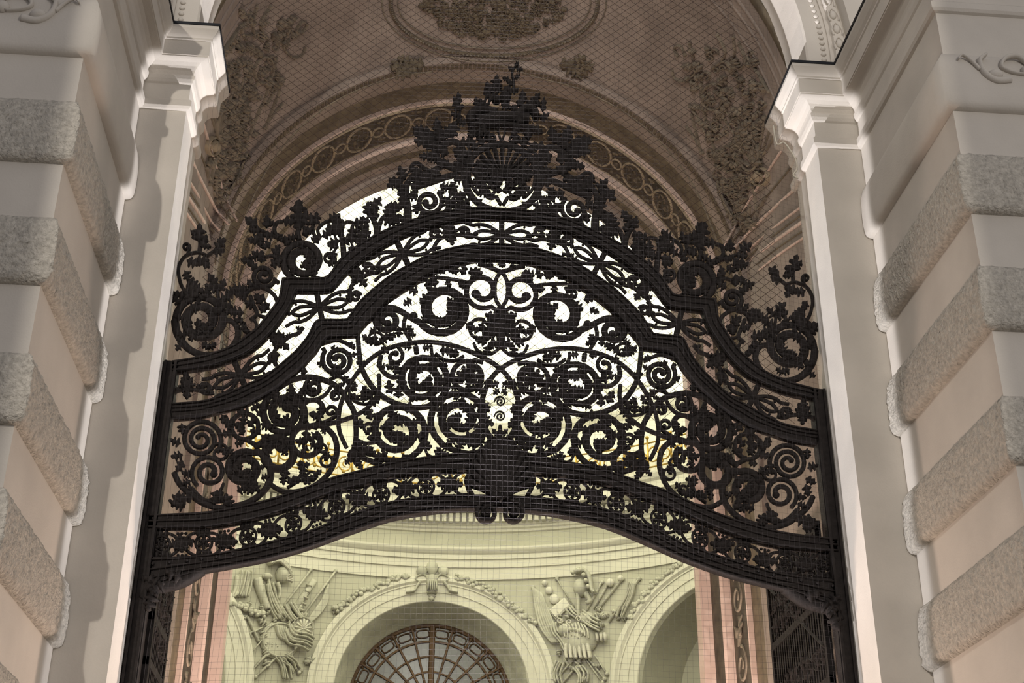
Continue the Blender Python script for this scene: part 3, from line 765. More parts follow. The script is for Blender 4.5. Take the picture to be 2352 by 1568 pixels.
# trophies of arms between the arches
def disk(mb, x, y, rx, ry, th, off=0.05): ball(mb, cyl_s, x, y, rx, CPX, th, off=off, ry=ry, seg=18)
tr = empty('trophy_of_arms', cyl_s(660, 1440)[0], 'stucco trophy of arms with two round shields, left of the middle rotunda arch', 'stucco relief', 'trophies of arms between the rotunda arches')
mb = MB(); disk(mb, 690, 1448, 26, 30, .16); stroke(mb, cyl_s, ell(690, 1448, 25, 28, 0, 360), 4, 4, CPX, .14, off=.08, smooth=0); mb.build('shield', ROTD, tr, True)
mb = MB(); disk(mb, 640, 1472, 42, 40, .14); stroke(mb, cyl_s, ell(640, 1472, 40, 38, 0, 360), 5, 5, CPX, .12, off=.08, smooth=0); mb.build('shield', ROTD, tr, True)
mb = MB()
for q in range(7): stroke(mb, cyl_s, [(628 + q * 5, 1440 + q * 2), (640 + q * 6, 1470 - q), (690 - q * 3, 1478 + q * 3)], 7, 5, CPX, .12, off=.2)
mb.build('drapery', ROTD, tr, True)
mb = MB(); disk(mb, 645, 1322, 14, 18, .25, .1); stroke(mb, cyl_s, [(612, 1298), (632, 1290), (648, 1300), (656, 1315), (664, 1330)], 11, 6, CPX, .16, off=.2)
stroke(mb, cyl_s, [(634, 1340), (640, 1360), (636, 1378)], 9, 5, CPX, .1, off=.1); mb.build('helmet', ROTD, tr, True)
mb = MB(); stroke(mb, cyl_s, [(612, 1330), (618, 1358), (632, 1390), (645, 1412)], 5, 9, CPX, .1, off=.1); disk(mb, 610, 1326, 11, 7, .14, .12); mb.build('trumpet', ROTD, tr, True)
mb = MB(); stroke(mb, cyl_s, [(588, 1330), (598, 1365), (612, 1400)], 20, 14, CPX, .16, off=.06); mb.build('quiver', ROTD, tr, True)
for a, b, ww in (((712, 1310), (640, 1405), 5), ((770, 1312), (690, 1420), 5), ((577, 1540), (640, 1470), 5), ((585, 1555), (655, 1490), 5), ((690, 1540), (655, 1490), 5), ((685, 1545), (650, 1498), 4), ((574, 1500), (600, 1470), 3), ((532, 1370), (585, 1308), 3)):
    mb = MB(); stroke(mb, cyl_s, [a, b], ww, ww, CPX, .07, off=.06, smooth=0); ball(mb, cyl_s, a[0], a[1], 5, CPX, .08, off=.06, rings=2, seg=8); mb.build('spear', ROTD, tr, True)
mb = MB()
for q in range(7): stroke(mb, cyl_s, [(752 - q * 2, 1345 + q * 6), (748 - q * 5, 1385 + q * 4), (725 - q * 4, 1418 + q * 3), (700, 1432 + q * 4)], 8, 5, CPX, .09, off=.08)
mb.build('flag', ROTD, tr, True)
mb = MB()
for q in range(5): stroke(mb, cyl_s, [(578 - q * 9, 1312 + q * 3), (566 - q * 7, 1345 + q * 2), (560 - q * 8, 1372)], 10, 7, CPX, .09, off=.06)
mb.build('flag', ROTD, tr, True)
mb = MB()
for q in range(5): stroke(mb, cyl_s, [(700 - q * 4, 1345 + q * 14), (712 - q * 4, 1350 + q * 14)], 4, 4, CPX, .08, off=.14)
stroke(mb, cyl_s, [(720, 1335), (672, 1405)], 14, 14, CPX, .12, off=.06, smooth=0); mb.build('fasces', ROTD, tr, True)
mb = MB(); stroke(mb, cyl_s, [(566, 1418), (578, 1445), (592, 1475)], 6, 5, CPX, .08, off=.06); stroke(mb, cyl_s, [(575, 1465), (572, 1455), (585, 1450), (600, 1442)], 4, 4, CPX, .08, off=.06); mb.build('sword', ROTD, tr, True)
mb = MB()
for i in range(26): leaf(mb, cyl_s, random.uniform(600, 720), random.uniform(1400, 1545) , random.uniform(0, 360), random.uniform(12, 24), 1, CPX, .06, .08)
for i in range(10): leaf(mb, cyl_s, random.uniform(540, 620), random.uniform(1390, 1420), random.uniform(0, 360), 14, 1, CPX, .05, .06)
mb.build('drapery_fold', ROTD, tr, True)

def folds(tr, pts, n, dx, dy, w0, name='drapery', off=.12):
    mb = MB()
    for k in range(n):
        q = [(x + dx * k + 2 * math.sin(k * 2.1 + i), y + dy * k) for i, (x, y) in enumerate(pts)]
        stroke(mb, cyl_s, q, w0, w0 * .7, CPX, .08, off=off + .04 * (k % 2))
    return mb.build(name, ROTD, tr, True)
folds(tr, [(655, 1432), (668, 1455), (700, 1462), (716, 1472)], 5, -3, 7, 5, off=.28)
folds(tr, [(600, 1345), (606, 1375), (618, 1405), (632, 1425)], 4, 7, -1, 4)
folds(tr, [(640, 1395), (652, 1415), (664, 1430)], 5, 7, -2, 6, off=.16)
folds(tr, [(550, 1312), (545, 1345), (538, 1370)], 4, 8, 1, 4)
folds(tr, [(628, 1510), (640, 1530), (646, 1560)], 4, 6, 1, 4)
folds(tr, [(655, 1505), (675, 1520), (682, 1535)], 4, -5, 5, 4)
mb = MB()
for k in range(9): a = math.radians(160 + 28 * k); stroke(mb, cyl_s, [(692, 1447), (692 + 19 * math.cos(a), 1447 + 22 * math.sin(a))], 3, 4, CPX, .05, off=.2)
for k in range(12): a = math.radians(30 * k); ball(mb, cyl_s, 690 + 25 * math.cos(a), 1448 + 28 * math.sin(a), 2.2, CPX, .04, off=.2, rings=2, seg=6)
mb.build('shield_rays', ROTL, tr, True)
mb = MB()
for k in range(6): stroke(mb, cyl_s, [(612 + 5 * k, 1300 - 2 * k), (628 + 5 * k, 1292 + 2 * k), (640 + 4 * k, 1300 + 4 * k)], 4, 3, CPX, .07, off=.3)
for k in range(5): stroke(mb, cyl_s, [(640 + 3 * k, 1316 + 5 * k), (652 + 3 * k, 1320 + 5 * k), (664, 1318 + 6 * k)], 4, 3, CPX, .07, off=.24)
mb.build('plume', ROTL, tr, True)
tr = empty('trophy_of_arms', cyl_s(1330, 1450)[0], 'stucco trophy of arms with crested helmet and cuirass, right of the middle rotunda arch', 'stucco relief', 'trophies of arms between the rotunda arches')
mb = MB(); disk(mb, 1336, 1352, 16, 20, .28, .1); stroke(mb, cyl_s, [(1324, 1320), (1338, 1312), (1354, 1320), (1362, 1338), (1366, 1360), (1372, 1366)], 10, 8, CPX, .16, off=.24)
for q in range(7): ball(mb, cyl_s, 1322 + 7 * q - (q > 3) * (q - 3) * 2, 1322 - 6 * math.sin(q * .5) + max(0, q - 3) * 11, 5, CPX, .09, off=.34)
stroke(mb, cyl_s, [(1330, 1362), (1332, 1390), (1331, 1424)], 9, 6, CPX, .16, off=.12); stroke(mb, cyl_s, [(1348, 1365), (1358, 1382), (1350, 1388)], 14, 8, CPX, .14, off=.1); mb.build('helmet', ROTD, tr, True)
for i, (x, y, r) in enumerate(((1252, 1340, 6.5), (1262, 1357, 8.5), (1274, 1377, 11))):
    mb = MB(); disk(mb, x, y, r, r, .09, .06); mb.build('standard_disc', ROTL, tr, True)
mb = MB(); stroke(mb, cyl_s, [(1272, 1412), (1306, 1384)], 24, 24, CPX, .08, off=.08, smooth=0, sec=BS); mb.build('banner_plate', ROTL, tr)
mb = MB()
for q in range(7): stroke(mb, cyl_s, [(1226 + q * 3, 1352 + q * 2), (1232 + q * 6, 1400 + q * 4), (1245 + q * 7, 1445 + q * 3), (1270 + q * 3, 1478)], 7, 6, CPX, .1, off=.08)
mb.build('flag', ROTD, tr, True)
mb = MB(); disk(mb, 1330, 1470, 42, 36, .3, .08); ball(mb, cyl_s, 1302, 1452, 16, CPX, .3, off=.15); ball(mb, cyl_s, 1352, 1425, 18, CPX, .26, off=.15, ry=16)
for q in range(5): ball(mb, cyl_s, 1318 + random.uniform(-6, 30), 1462 + random.uniform(-10, 10), 7, CPX, .2, off=.26)
mb.build('cuirass', ROTD, tr, True)
mb = MB()
for q in range(6): stroke(mb, cyl_s, [(1305 + q * 10, 1484), (1304 + q * 11, 1504), (1306 + q * 11, 1516)], 9, 7, CPX, .12, off=.22)
for q in range(3): stroke(mb, cyl_s, [(1376 + q * 9, 1458), (1378 + q * 9, 1476)], 8, 6, CPX, .1, off=.2)
mb.build('leather_strips', ROTL, tr, True)
for a, b, ww in (((1384, 1420 - 82), (1340, 1420), 4), ((1432, 1330), (1372, 1405), 4), ((1400, 1340), (1365, 1400), 4), ((1470, 1330), (1400, 1430), 4), ((1225, 1350), (1290, 1440), 4), ((1280, 1330), (1320, 1395), 3), ((1270, 1568), (1320, 1515), 4), ((1290, 1575), (1335, 1520), 4), ((1390, 1560), (1350, 1510), 5), ((1385, 1568), (1345, 1512), 4), ((1395, 1548), (1368, 1505), 4)):
    mb = MB(); stroke(mb, cyl_s, [a, b], ww, ww, CPX, .07, off=.06, smooth=0); ball(mb, cyl_s, a[0], a[1], 5, CPX, .07, off=.06, rings=2, seg=8); mb.build('spear', ROTD, tr, True)
mb = MB(); ball(mb, cyl_s, 1404, 1340, 9, CPX, .12, off=.1); ball(mb, cyl_s, 1428, 1330, 7, CPX, .1, off=.1); mb.build('mace_head', ROTL, tr, True)
mb = MB()
for q in range(4): stroke(mb, cyl_s, [(1462 - q * 4, 1330 + q * 8), (1452 - q * 2, 1365 + q * 4), (1440 - q * 4, 1395 + q * 3)], 9, 6, CPX, .09, off=.07)
mb.build('flag', ROTD, tr, True)
mb = MB()
for i in range(24): leaf(mb, cyl_s, random.uniform(1280, 1390), random.uniform(1395, 1560), random.uniform(0, 360), random.uniform(12, 24), 1, CPX, .06, .08)
for i in range(12): leaf(mb, cyl_s, random.uniform(1370, 1450), random.uniform(1390, 1430), random.uniform(0, 360), 14, 1, CPX, .05, .06)
mb.build('drapery_fold', ROTD, tr, True)
folds(tr, [(1268, 1440), (1272, 1458), (1290, 1480), (1300, 1500)], 4, 7, -3, 6, off=.2)
folds(tr, [(1345, 1408), (1360, 1420), (1384, 1432)], 4, 0, 8, 6, off=.3)
folds(tr, [(1280, 1520), (1270, 1545), (1275, 1568)], 4, 6, 2, 5)
folds(tr, [(1340, 1530), (1352, 1548), (1350, 1568)], 4, -7, 2, 5)
folds(tr, [(1300, 1400), (1310, 1412), (1322, 1420)], 3, 8, -3, 6)
folds(tr, [(1448, 1340), (1440, 1370), (1425, 1400), (1418, 1420)], 4, 5, 1, 4)
mb = MB()
for k in range(8): stroke(mb, cyl_s, [(1300 + 7 * k, 1440 + 3 * math.sin(k)), (1302 + 8 * k, 1456), (1304 + 8 * k, 1470 + 3 * math.sin(k * 2))], 4, 3, CPX, .06, off=.36)
for k in range(4): stroke(mb, cyl_s, spiral(1292 + 22 * k, 1432 + 4 * math.sin(k * 2), 7, 2, 90 * k, 1.2), 3, 3, CPX, .05, off=.34, smooth=0)
mb.build('cuirass_relief', ROTL, tr, True)

# ================================================================== GATE
gate = empty('gate_overthrow', (XC, GY, 5.0), 'dark wrought-iron gate overthrow filling the arch with scrollwork and leafy crest', 'gate')
PX = 0.0040
random.seed(21)
def rail(pairs, name, ribs=(.12, .5, .88), depth=.07):
    for S in (gate_l, gate_r):
        pr = [(AX(a[1]) if a[0] is None else a[0], a[1], AX(a[3]) if a[2] is None else a[2], a[3]) for a in pairs]
        q = catmull(pr, 4); vs = []; n = len(q)
        for a in q:
            p0, nn = S(a[0], a[1]); p1, _ = S(a[2], a[3])
            vs += [p0 + nn * depth, p1 + nn * depth, p1 - nn * .02, p0 - nn * .02]
        fs = []
        for i in range(n - 1):
            for k in range(4): fs.append((i * 4 + k, i * 4 + (k + 1) % 4, i * 4 + 4 + (k + 1) % 4, i * 4 + 4 + k))
        fs += [(0, 1, 2, 3), (n * 4 - 4, n * 4 - 3, n * 4 - 2, n * 4 - 1)]
        mb = MB(); mb.add(vs, fs); r = mb.build(name, IRON, gate)
        mb = MB()
        for t in ribs:
            stroke(mb, S, [(a[0] + (a[2] - a[0]) * t, a[1] + (a[3] - a[1]) * t) for a in q], 5, 5, PX, .02, off=depth + .005, smooth=0)
        mb.build('moulding', IRON, r, True)
RA = [(None, 486, None, 507), (1089, 484, 1090, 508), (1013, 492, 1020, 520), (968, 504, 975, 531), (920, 520, 935, 545), (866, 543, 885, 570), (805, 580, 838, 600), (775, 608, 815, 618),
      (762, 628, 792, 638), (752, 640, 770, 664), (748, 643, 752, 674), (700, 644, 706, 675), (658, 644, 690, 675), (648, 648, 681, 677), (642, 683, 672, 700), (632, 704, 660, 722),
      (593, 755, 628, 765), (573, 772, 600, 794), (544, 793, 568, 818), (514, 808, 532, 833), (470, 822, 480, 849), (418, 832, 425, 857), (398, 835, 398, 860)]
RB = [(None, 567, None, 601), (1078, 569, 1085, 604), (1013, 582, 1010, 626), (972, 597, 975, 643), (940, 613, 941, 663), (913, 628, 910, 683), (884, 647, 882, 705), (830, 693, 857, 733),
      (811, 718, 840, 750), (800, 734, 830, 762), (790, 740, 818, 775), (740, 740, 760, 778), (728, 742, 738, 795), (720, 751, 728, 811), (708, 776, 709, 832), (682, 809, 690, 852),
      (659, 830, 665, 872), (638, 848, 640, 893), (606, 872, 613, 910), (571, 887, 587, 924), (533, 905, 560, 937), (495, 920, 504, 951), (460, 928, 456, 962), (398, 933, 398, 967)]
RC = [(None, 1030, None, 1083), (1048, 1045, 1050, 1086), (948, 1058, 952, 1093), (878, 1071, 888, 1104), (814, 1088, 826, 1122), (763, 1101, 775, 1133), (672, 1134, 685, 1166),
      (587, 1159, 600, 1194), (481, 1179, 492, 1215), (385, 1185, 395, 1218), (345, 1186, 342, 1219)]
RD = [(None, 1141, None, 1173), (1069, 1141, 1065, 1175), (999, 1142, 1000, 1180), (899, 1156, 899, 1197), (792, 1190, 797, 1231), (704, 1225, 709, 1263), (606, 1251, 610, 1291), (512, 1272, 516, 1309), (430, 1282, 435, 1324), (345, 1284, 345, 1350)]
rail(RA, 'top_rail'); rail(RB, 'arch_rail', (.06, .3, .55, .94)); rail(RC, 'lower_rail', (.1, .5, .9)); rail(RD, 'bottom_rail', (.1, .45, .75, .95), .07)
# studs on the lower rails
for S in (gate_l, gate_r):
    mb = MB()
    for R, t in ((RC, .3), (RD, .28)):
        pr = [(AX(a[1]) if a[0] is None else a[0], a[1], AX(a[3]) if a[2] is None else a[2], a[3]) for a in R]
        last = None
        for a in catmull(pr, 12):
            x, y = a[0] + (a[2] - a[0]) * t, a[1] + (a[3] - a[1]) * t
            if last and math.hypot(x - last[0], y - last[1]) < 34: continue
            last = (x, y); ball(mb, S, x, y, 4, PX, .02, off=.09 if R is RD else .06, rings=2, seg=6)
    mb.build('rail_studs', IRON, gate, True)
for sgn in (-1, 1):
    xa, xb = sorted((XC + sgn * 3.235, XC + sgn * 3.10)); mb = MB(); box(mb, xa, xb, 11.93, 12.07, 0, on_y(418, 836).z); r = mb.build('post', IRON, gate)
    mb = MB()
    for xx in (xa + .02, xb - .02): box(mb, xx - .012, xx + .012, 11.90, 11.93, 0, on_y(418, 838).z)
    mb.build('moulding', IRON, r)
# bracket under the ends of the bottom rail
for S in (gate_l, gate_r):
    mb = MB(); stroke(mb, S, [(466, 1310), (440, 1326), (415, 1338), (385, 1345), (350, 1352), (330, 1380)], 20, 34, PX, .09)
    for x, y, a in ((420, 1335, 200), (380, 1345, 150), (350, 1370, 100), (340, 1345, 60), (370, 1350, 210)): leaf(mb, S, x, y, a, 40, 1, PX, .03, .08)
    mb.build('bracket', IRON, gate, True)

def scroll(S, pts, w0, w1, bl=0, leaves=(), th=.03, name='scroll'):
    mb = MB()
    if pts: stroke(mb, S, pts, w0 * 1.3 + .5, w1 * 1.3, PX, th, smooth=0)
    if bl: ball(mb, S, pts[-1][0], pts[-1][1], bl * 1.15, PX, .035)
    o = mb.build(name, IRON, gate, True)
    if bl >= 12 and pts:
        leaves = list(leaves); ex, ey = pts[-1]
        for k in range(4): leaves.append((ex + random.uniform(-5, 5), ey + random.uniform(-5, 5), random.uniform(0, 360), random.uniform(16, 23), 1.0))
        mid = pts[int(len(pts) * .72):]
        leaves += along(mid, 16, 20, 1 if random.random() < .5 else -1, 0, 1, True)
    if leaves:
        ml = MB()
        for lf in leaves: leaf(ml, S, lf[0], lf[1], lf[2], lf[3] * 1.12, lf[4] if len(lf) > 4 else 1, PX, .016, .02)
        ml.build('acanthus_leaf', IRON, o, True)
    return o
def along(q, every, size, side=1, start=0.1, stop=1.0, flip=False):
    out = []; n = len(q); d = 0; k = 0
    for i in range(1, n):
        d += math.hypot(q[i][0] - q[i - 1][0], q[i][1] - q[i - 1][1])
        if d > every and start < i / n < stop:
            d = 0; k += 1; a = math.degrees(math.atan2(q[i][1] - q[i - 1][1], q[i][0] - q[i - 1][0]))
            sd = side if not flip else (side if k % 2 else -side)
            out.append((q[i][0], q[i][1], a + sd * random.uniform(35, 70), size * random.uniform(.8, 1.25)))
    return out
def cat(*ps):
    out = []
    for p in ps: out += p
    return out
C_ = catmull
def panel(S):
    sc = lambda *a, **k: scroll(S, *a, **k)
    # S2 fat leaf volute
    q = cat(C_([(884, 711), (915, 713), (945, 730), (968, 742)]), spiral(1017, 710, 60, 24, 138, -1.45))
    sc(q, 10, 26, 14, [(990, 655, 220, 26), (1005, 672, 200, 26), (985, 680, 140, 26), (1000, 660, 250, 24), (1048, 690, -20, 22), (1052, 715, 10, 22), (960, 672, 200, 24), (945, 690, 150, 20), (1010, 735, 120, 22), (1070, 745, 30, 20)])
    # S1 upper twin volute and almond
    q = cat(C_([(1150, 706), (1140, 712)]), spiral(1108, 667, 44, 17, 62, 1.25)); sc(q, 9, 14, 11, [(1080, 690, 180, 16), (1070, 660, 200, 18)])
    sc(C_([(1152, 622), (1140, 640), (1136, 665), (1140, 690), (1152, 708)]), 8, 8)
    sc(C_([(1098, 606), (1120, 612), (1152, 625)]), 9, 9, 0, [(1110, 605, 200, 20), (1130, 604, 120, 14), (1145, 604, 60, 12)])
    q = C_([(1000, 636), (1030, 640), (1060, 645), (1075, 648), (1090, 640)]); sc(q, 7, 5, 0, [(1010, 630, 300, 22), (1030, 625, 330, 24), (1048, 632, 250, 22), (1060, 632, 300, 20), (1075, 628, 350, 24), (1085, 622, 20, 22), (1100, 632, 160, 20), (1025, 645, 60, 18), (1060, 648, 80, 16)])
    # S3
    q = cat(C_([(842, 732), (850, 715), (866, 706)]), spiral(889, 735, 32, 7, 235, 1.55)); q2 = cat([(884, 708)], spiral(890, 735, 31, 8, 265, -1.5)); sc(q2, 14, 12, 9, [(915, 752, 80, 22), (905, 765, 110, 20), (895, 770, 150, 20), (865, 757, 160, 16)])
    sc(C_([(884, 706), (905, 706), (930, 718)]), 10, 9)
    sc(C_([(933, 722), (927, 751), (939, 776), (946, 790)]), 8, 8, 0, [(935, 750, 60, 20), (938, 768, 20, 16)])
    ball_o = MB(); ball(ball_o, S, 950, 726, 11, PX, .05); ball_o.build('boss', IRON, gate, True)
    # long interlaced arcs
    sc(C_([(1192, 925), (1177, 882), (1151, 848), (1104, 818), (1042, 794), (980, 785), (920, 792), (875, 808), (836, 838), (806, 878), (787, 915), (778, 955), (780, 991), (796, 1028)]), 10, 8)
    sc(C_([(1192, 922), (1191, 950), (1184, 985), (1168, 1008), (1155, 1022)]), 15, 11, 0, [(1188, 930, 130, 22), (1190, 950, 50, 22), (1186, 965, 140, 24), (1176, 990, 60, 20), (1192, 940, 200, 14)])
    q = cat(C_([(822, 772), (826, 819), (834, 853), (861, 895), (903, 924), (951, 936), (985, 933)]), spiral(970, 872, 63, 17, 72, -2.05)); sc(q, 9, 17, 14,
       [(960, 910, 150, 22), (985, 900, 60, 26), (1005, 870, 20, 24), (1008, 890, 50, 24), (985, 850, -30, 22), (935, 880, 190, 22), (960, 845, 230, 20), (900, 905, 250, 26), (915, 915, 270, 24), (1010, 835, 20, 18), (840, 840, 200, 20), (1000, 912, 100, 20)])
    q = cat([(1110, 832), (1090, 827)], spiral(1074, 864, 37, 31, 285, -.95)); sc(q, 9, 12, 0, [(1075, 870, 200, 26), (1075, 870, 240, 26), (1078, 868, 290, 28), (1080, 870, 340, 26), (1075, 872, 20, 24), (1075, 878, 90, 16), (1095, 888, 40, 26), (1110, 880, 10, 24), (1075, 900, 150, 18), (1050, 893, 190, 16)])
    sc(C_([(1076, 832), (1078, 850), (1076, 874)]), 9, 14, 6)
    q = cat(C_([(1125, 1043), (1090, 1043), (1050, 1036), (1018, 1022)]), spiral(1057, 962, 72, 16, 128, 2.1)); sc(q, 10, 18, 15, [(1030, 950, 190, 30), (1022, 940, 230, 24), (1075, 1005, 60, 24), (1060, 1012, 110, 24), (1045, 1010, 150, 22), (1090, 1000, 30, 22), (1050, 920, 250, 18), (1060, 935, 270, 20), (1035, 985, 190, 22), (1100, 1025, 200, 30)])
    q = cat(C_([(806, 1038), (835, 1052), (868, 1064)]), spiral(912, 990, 74, 15, 115, -2.1)); sc(q, 10, 18, 15, [(890, 1040, 150, 26), (905, 1050, 100, 26), (925, 1045, 60, 24), (948, 1000, 10, 26), (945, 975, 340, 24), (935, 950, 280, 22), (900, 960, 250, 20), (880, 1062, 220, 26), (860, 1050, 240, 24), (845, 1048, 250, 26)])
    q = cat(C_([(812, 1035), (818, 1000), (815, 953), (803, 926), (786, 901), (762, 880), (715, 866), (672, 872), (640, 890)]), spiral(657, 948, 56, 17, 235, -1.85)); sc(q, 9, 17, 15, [(650, 925, 200, 24), (640, 915, 230, 22), (660, 920, 300, 20), (632, 935, 170, 18), (640, 900, 210, 20), (690, 960, 30, 18), (690, 910, 300, 18)])
    sc(C_([(668, 885), (680, 908), (715, 919), (745, 908), (762, 885)]), 8, 7); sc(cat([(712, 862)], spiral(720, 890, 21, 6, 230, -1.4)), 8, 9, 7, [(705, 903, 160, 20), (700, 860, 250, 16), (728, 878, 330, 16)])
    sc(cat([(742, 800)], spiral(776, 827, 37, 8, 215, -2.0)), 9, 11, 8, [(770, 838, 100, 20), (785, 850, 140, 18), (760, 800, 20, 18), (800, 820, 340, 18), (790, 865, 60, 20), (748, 840, 200, 18)])
    sc(C_([(735, 792), (752, 786), (780, 782), (815, 800)]), 7, 7, 0, [(735, 800, 260, 18), (800, 790, 30, 18)])
    sc(cat([(712, 985)], spiral(723, 942, 34, 9, 125, 1.05)), 7, 13, 0, [(722, 955, 40, 20), (735, 935, 80, 18), (740, 950, 120, 18)])
    sc(cat([(715, 976), (745, 970)], spiral(760, 945, 16, 5, 70, -1.1)), 7, 6, 5)
    sc(C_([(870, 860), (871, 890), (860, 918), (840, 940), (812, 956), (780, 967), (745, 976), (700, 982), (655, 985)]), 8, 9, 0, [(700, 975, 250, 20), (850, 930, 330, 24), (842, 940, 60, 26), (858, 952, 40, 22)])
    sc(cat(C_([(612, 1105), (648, 1128), (690, 1127), (724, 1114), (756, 1085), (773, 1045), (770, 1008), (752, 985), (728, 975)]), spiral(706, 1015, 40, 29, 300, -.95)), 9, 12, 0, [(705, 1020, 200, 24), (705, 1018, 260, 26), (710, 1015, 320, 26), (712, 1020, 20, 22), (705, 1025, 120, 20), (740, 985, 60, 14)])
    sc(spiral(741, 1029, 10, 8, 0, 1), 5, 5, 0, [(742, 1038, 40, 18)], name='ring'); sc(spiral(750, 1058, 14, 13, 0, 1), 5, 5, 0, [(752, 1060, 240, 14), (762, 1050, 40, 14)], name='ring')
    sc(cat(C_([(585, 1028), (600, 1018), (618, 1006)]), spiral(637, 1044, 42, 24, 262, 1.1)), 12, 18, 16, [(600, 1012, 330, 20), (660, 1080, 110, 20), (690, 1060, 80, 22), (700, 1075, 100, 20)])
    sc(cat([(592, 1024), (570, 1012)], spiral(563, 979, 32, 30, 85, 1.0)), 9, 9, 0, [(563, 985, 200, 24), (560, 980, 260, 22), (570, 980, 320, 24), (575, 990, 20, 22), (540, 975, 190, 28), (535, 995, 170, 24), (590, 955, 320, 20), (600, 975, 20, 24), (560, 1000, 240, 20)])
    sc(cat(C_([(400, 1085), (412, 1110), (437, 1135), (470, 1157), (514, 1166), (571, 1153), (608, 1125), (622, 1092), (615, 1056), (595, 1038)]), spiral(562, 1076, 42, 14, 295, -1.6)), 10, 16, 12, [(545, 1130, 330, 24), (560, 1120, 30, 24), (580, 1110, 60, 24), (600, 1100, 340, 18), (545, 1060, 200, 16), (590, 1000, 300, 16), (575, 1130, 300, 26)])
    sc(spiral(462, 1009, 48, 9, 40, -2.5), 9, 8, 6, [(415, 1020, 200, 22), (420, 1045, 160, 24), (510, 1030, 60, 18)])
    sc(cat(C_([(520, 1135), (512, 1150), (470, 1148), (440, 1120)]), []), 7, 7); sc(spiral(480, 1084, 42, 12, 130, 1.7), 8, 10, 8, [(440, 1090, 180, 20), (438, 1105, 150, 20), (500, 1130, 60, 26), (520, 1140, 90, 24)])
    sc(C_([(435, 1116), (446, 1136), (475, 1150), (500, 1136), (514, 1110)]), 6, 6, 0, [(500, 1128, 100, 30), (520, 1140, 60, 26)])
    sc(spiral(505, 1040, 24, 8, 200, 1.3), 6, 5, 0, [(520, 1030, 40, 20), (540, 1020, 0, 18)])
    # small pieces
    sc(spiral(864, 778, 18, 13, 175, .8), 5, 5, 0, [(862, 795, 260, 22), (850, 785, 220, 20), (872, 790, 320, 20), (875, 800, 30, 20), (845, 775, 60, 20)])
    sc(cat(C_([(912, 792), (925, 812)]), spiral(907, 819, 17, 8, 0, .8)), 8, 8, 7, [(905, 838, 60, 22), (915, 842, 120, 20), (885, 846, 200, 18)])
    sc(C_([(875, 816), (872, 838), (884, 857), (903, 866), (928, 862)]), 9, 10, 0, [(890, 850, 300, 20)])
    sc(spiral(1101, 755, 24, 21, 300, -1.0), 6, 6, 0, [(1100, 762, 200, 20), (1102, 762, 290, 18), (1105, 760, 20, 22), (1120, 735, 60, 20)], name='ring')
    sc(C_([(1088, 788), (1098, 806), (1122, 814), (1142, 804), (1152, 790)]), 6, 6, 0, [(1118, 788, 200, 24), (1120, 785, 260, 24), (1125, 788, 20, 22), (1120, 795, 90, 20), (1140, 770, 180, 20)])
    sc(C_([(1152, 712), (1146, 740), (1148, 770), (1152, 800)]), 16, 14, 0, [(1146, 735, 200, 30), (1146, 750, 160, 30), (1144, 765, 200, 26), (1142, 785, 150, 24), (1146, 725, 160, 24)])
    sc(C_([(1000, 812), (1020, 826), (1045, 828), (1065, 818)]), 7, 7, 0, [(1010, 806, 0, 26), (1030, 812, 20, 22), (1042, 822, 280, 20)]); sc(C_([(990, 795), (993, 815), (1005, 830)]), 7, 7)
    sc(C_([(955, 795), (957, 812)]), 10, 10, 0, [(945, 800, 200, 20), (970, 800, 0, 18)])
    sc(cat(C_([(803, 895), (804, 912), (822, 925), (845, 927), (855, 910)]), spiral(838, 905, 14, 8, 20, -.5)), 5, 5, 0, [(835, 925, 270, 22), (825, 920, 220, 20), (845, 918, 300, 22), (808, 900, 300, 20), (832, 890, 40, 18)])
    sc(cat(C_([(820, 1010), (840, 1018), (865, 1015)]), spiral(845, 985, 20, 8, 90, -.8)), 6, 6, 0, [(830, 985, 260, 20), (840, 1000, 300, 18), (855, 1010, 330, 22), (830, 978, 200, 18)])
    sc(cat([(1108, 1028)], spiral(1100, 1002, 14, 5, 90, -1.3)), 4, 4, 0, [(1085, 1020, 240, 26), (1098, 1025, 300, 20), (1115, 1030, 330, 18)])
    sc(cat(C_([(976, 1030), (985, 1046), (1005, 1050), (1030, 1040)]), []), 5, 5, 0, [(985, 1035, 260, 20), (1000, 1045, 300, 18), (1010, 1035, 40, 18)])
    sc(cat(C_([(770, 886), (772, 895)]), spiral(771, 909, 12, 5, 270, -1.2)), 6, 5, 5); sc(C_([(757, 872), (765, 868), (778, 865), (790, 872), (788, 885)]), 6, 5, 0, [(770, 870, 250, 16), (785, 880, 110, 14)])
    mb = MB(); ball(mb, S, 812, 1045, 15, PX, .06, ry=18); ball(mb, S, 820, 1060, 10, PX, .05); o = mb.build('clasp', IRON, gate, True)
    mb = MB()
    for a in ((815, 1040, 300, 30), (825, 1050, 330, 34), (820, 1062, 60, 22), (805, 1055, 130, 18)): leaf(mb, S, *a, 1, PX, .014, .03)
    mb.build('acanthus_leaf', IRON, o, True)
    for a in ((1040, 870, 1065, 872), (981, 985, 995, 985), (1100, 960, 1112, 960)):
        mb = MB(); stroke(mb, S, [(a[0], a[1]), (a[2], a[3])], 14, 14, PX, .04, smooth=0, sec=BS); mb.build('collar', IRON, gate)
    # fringe between arch rail and panel
    ml = []
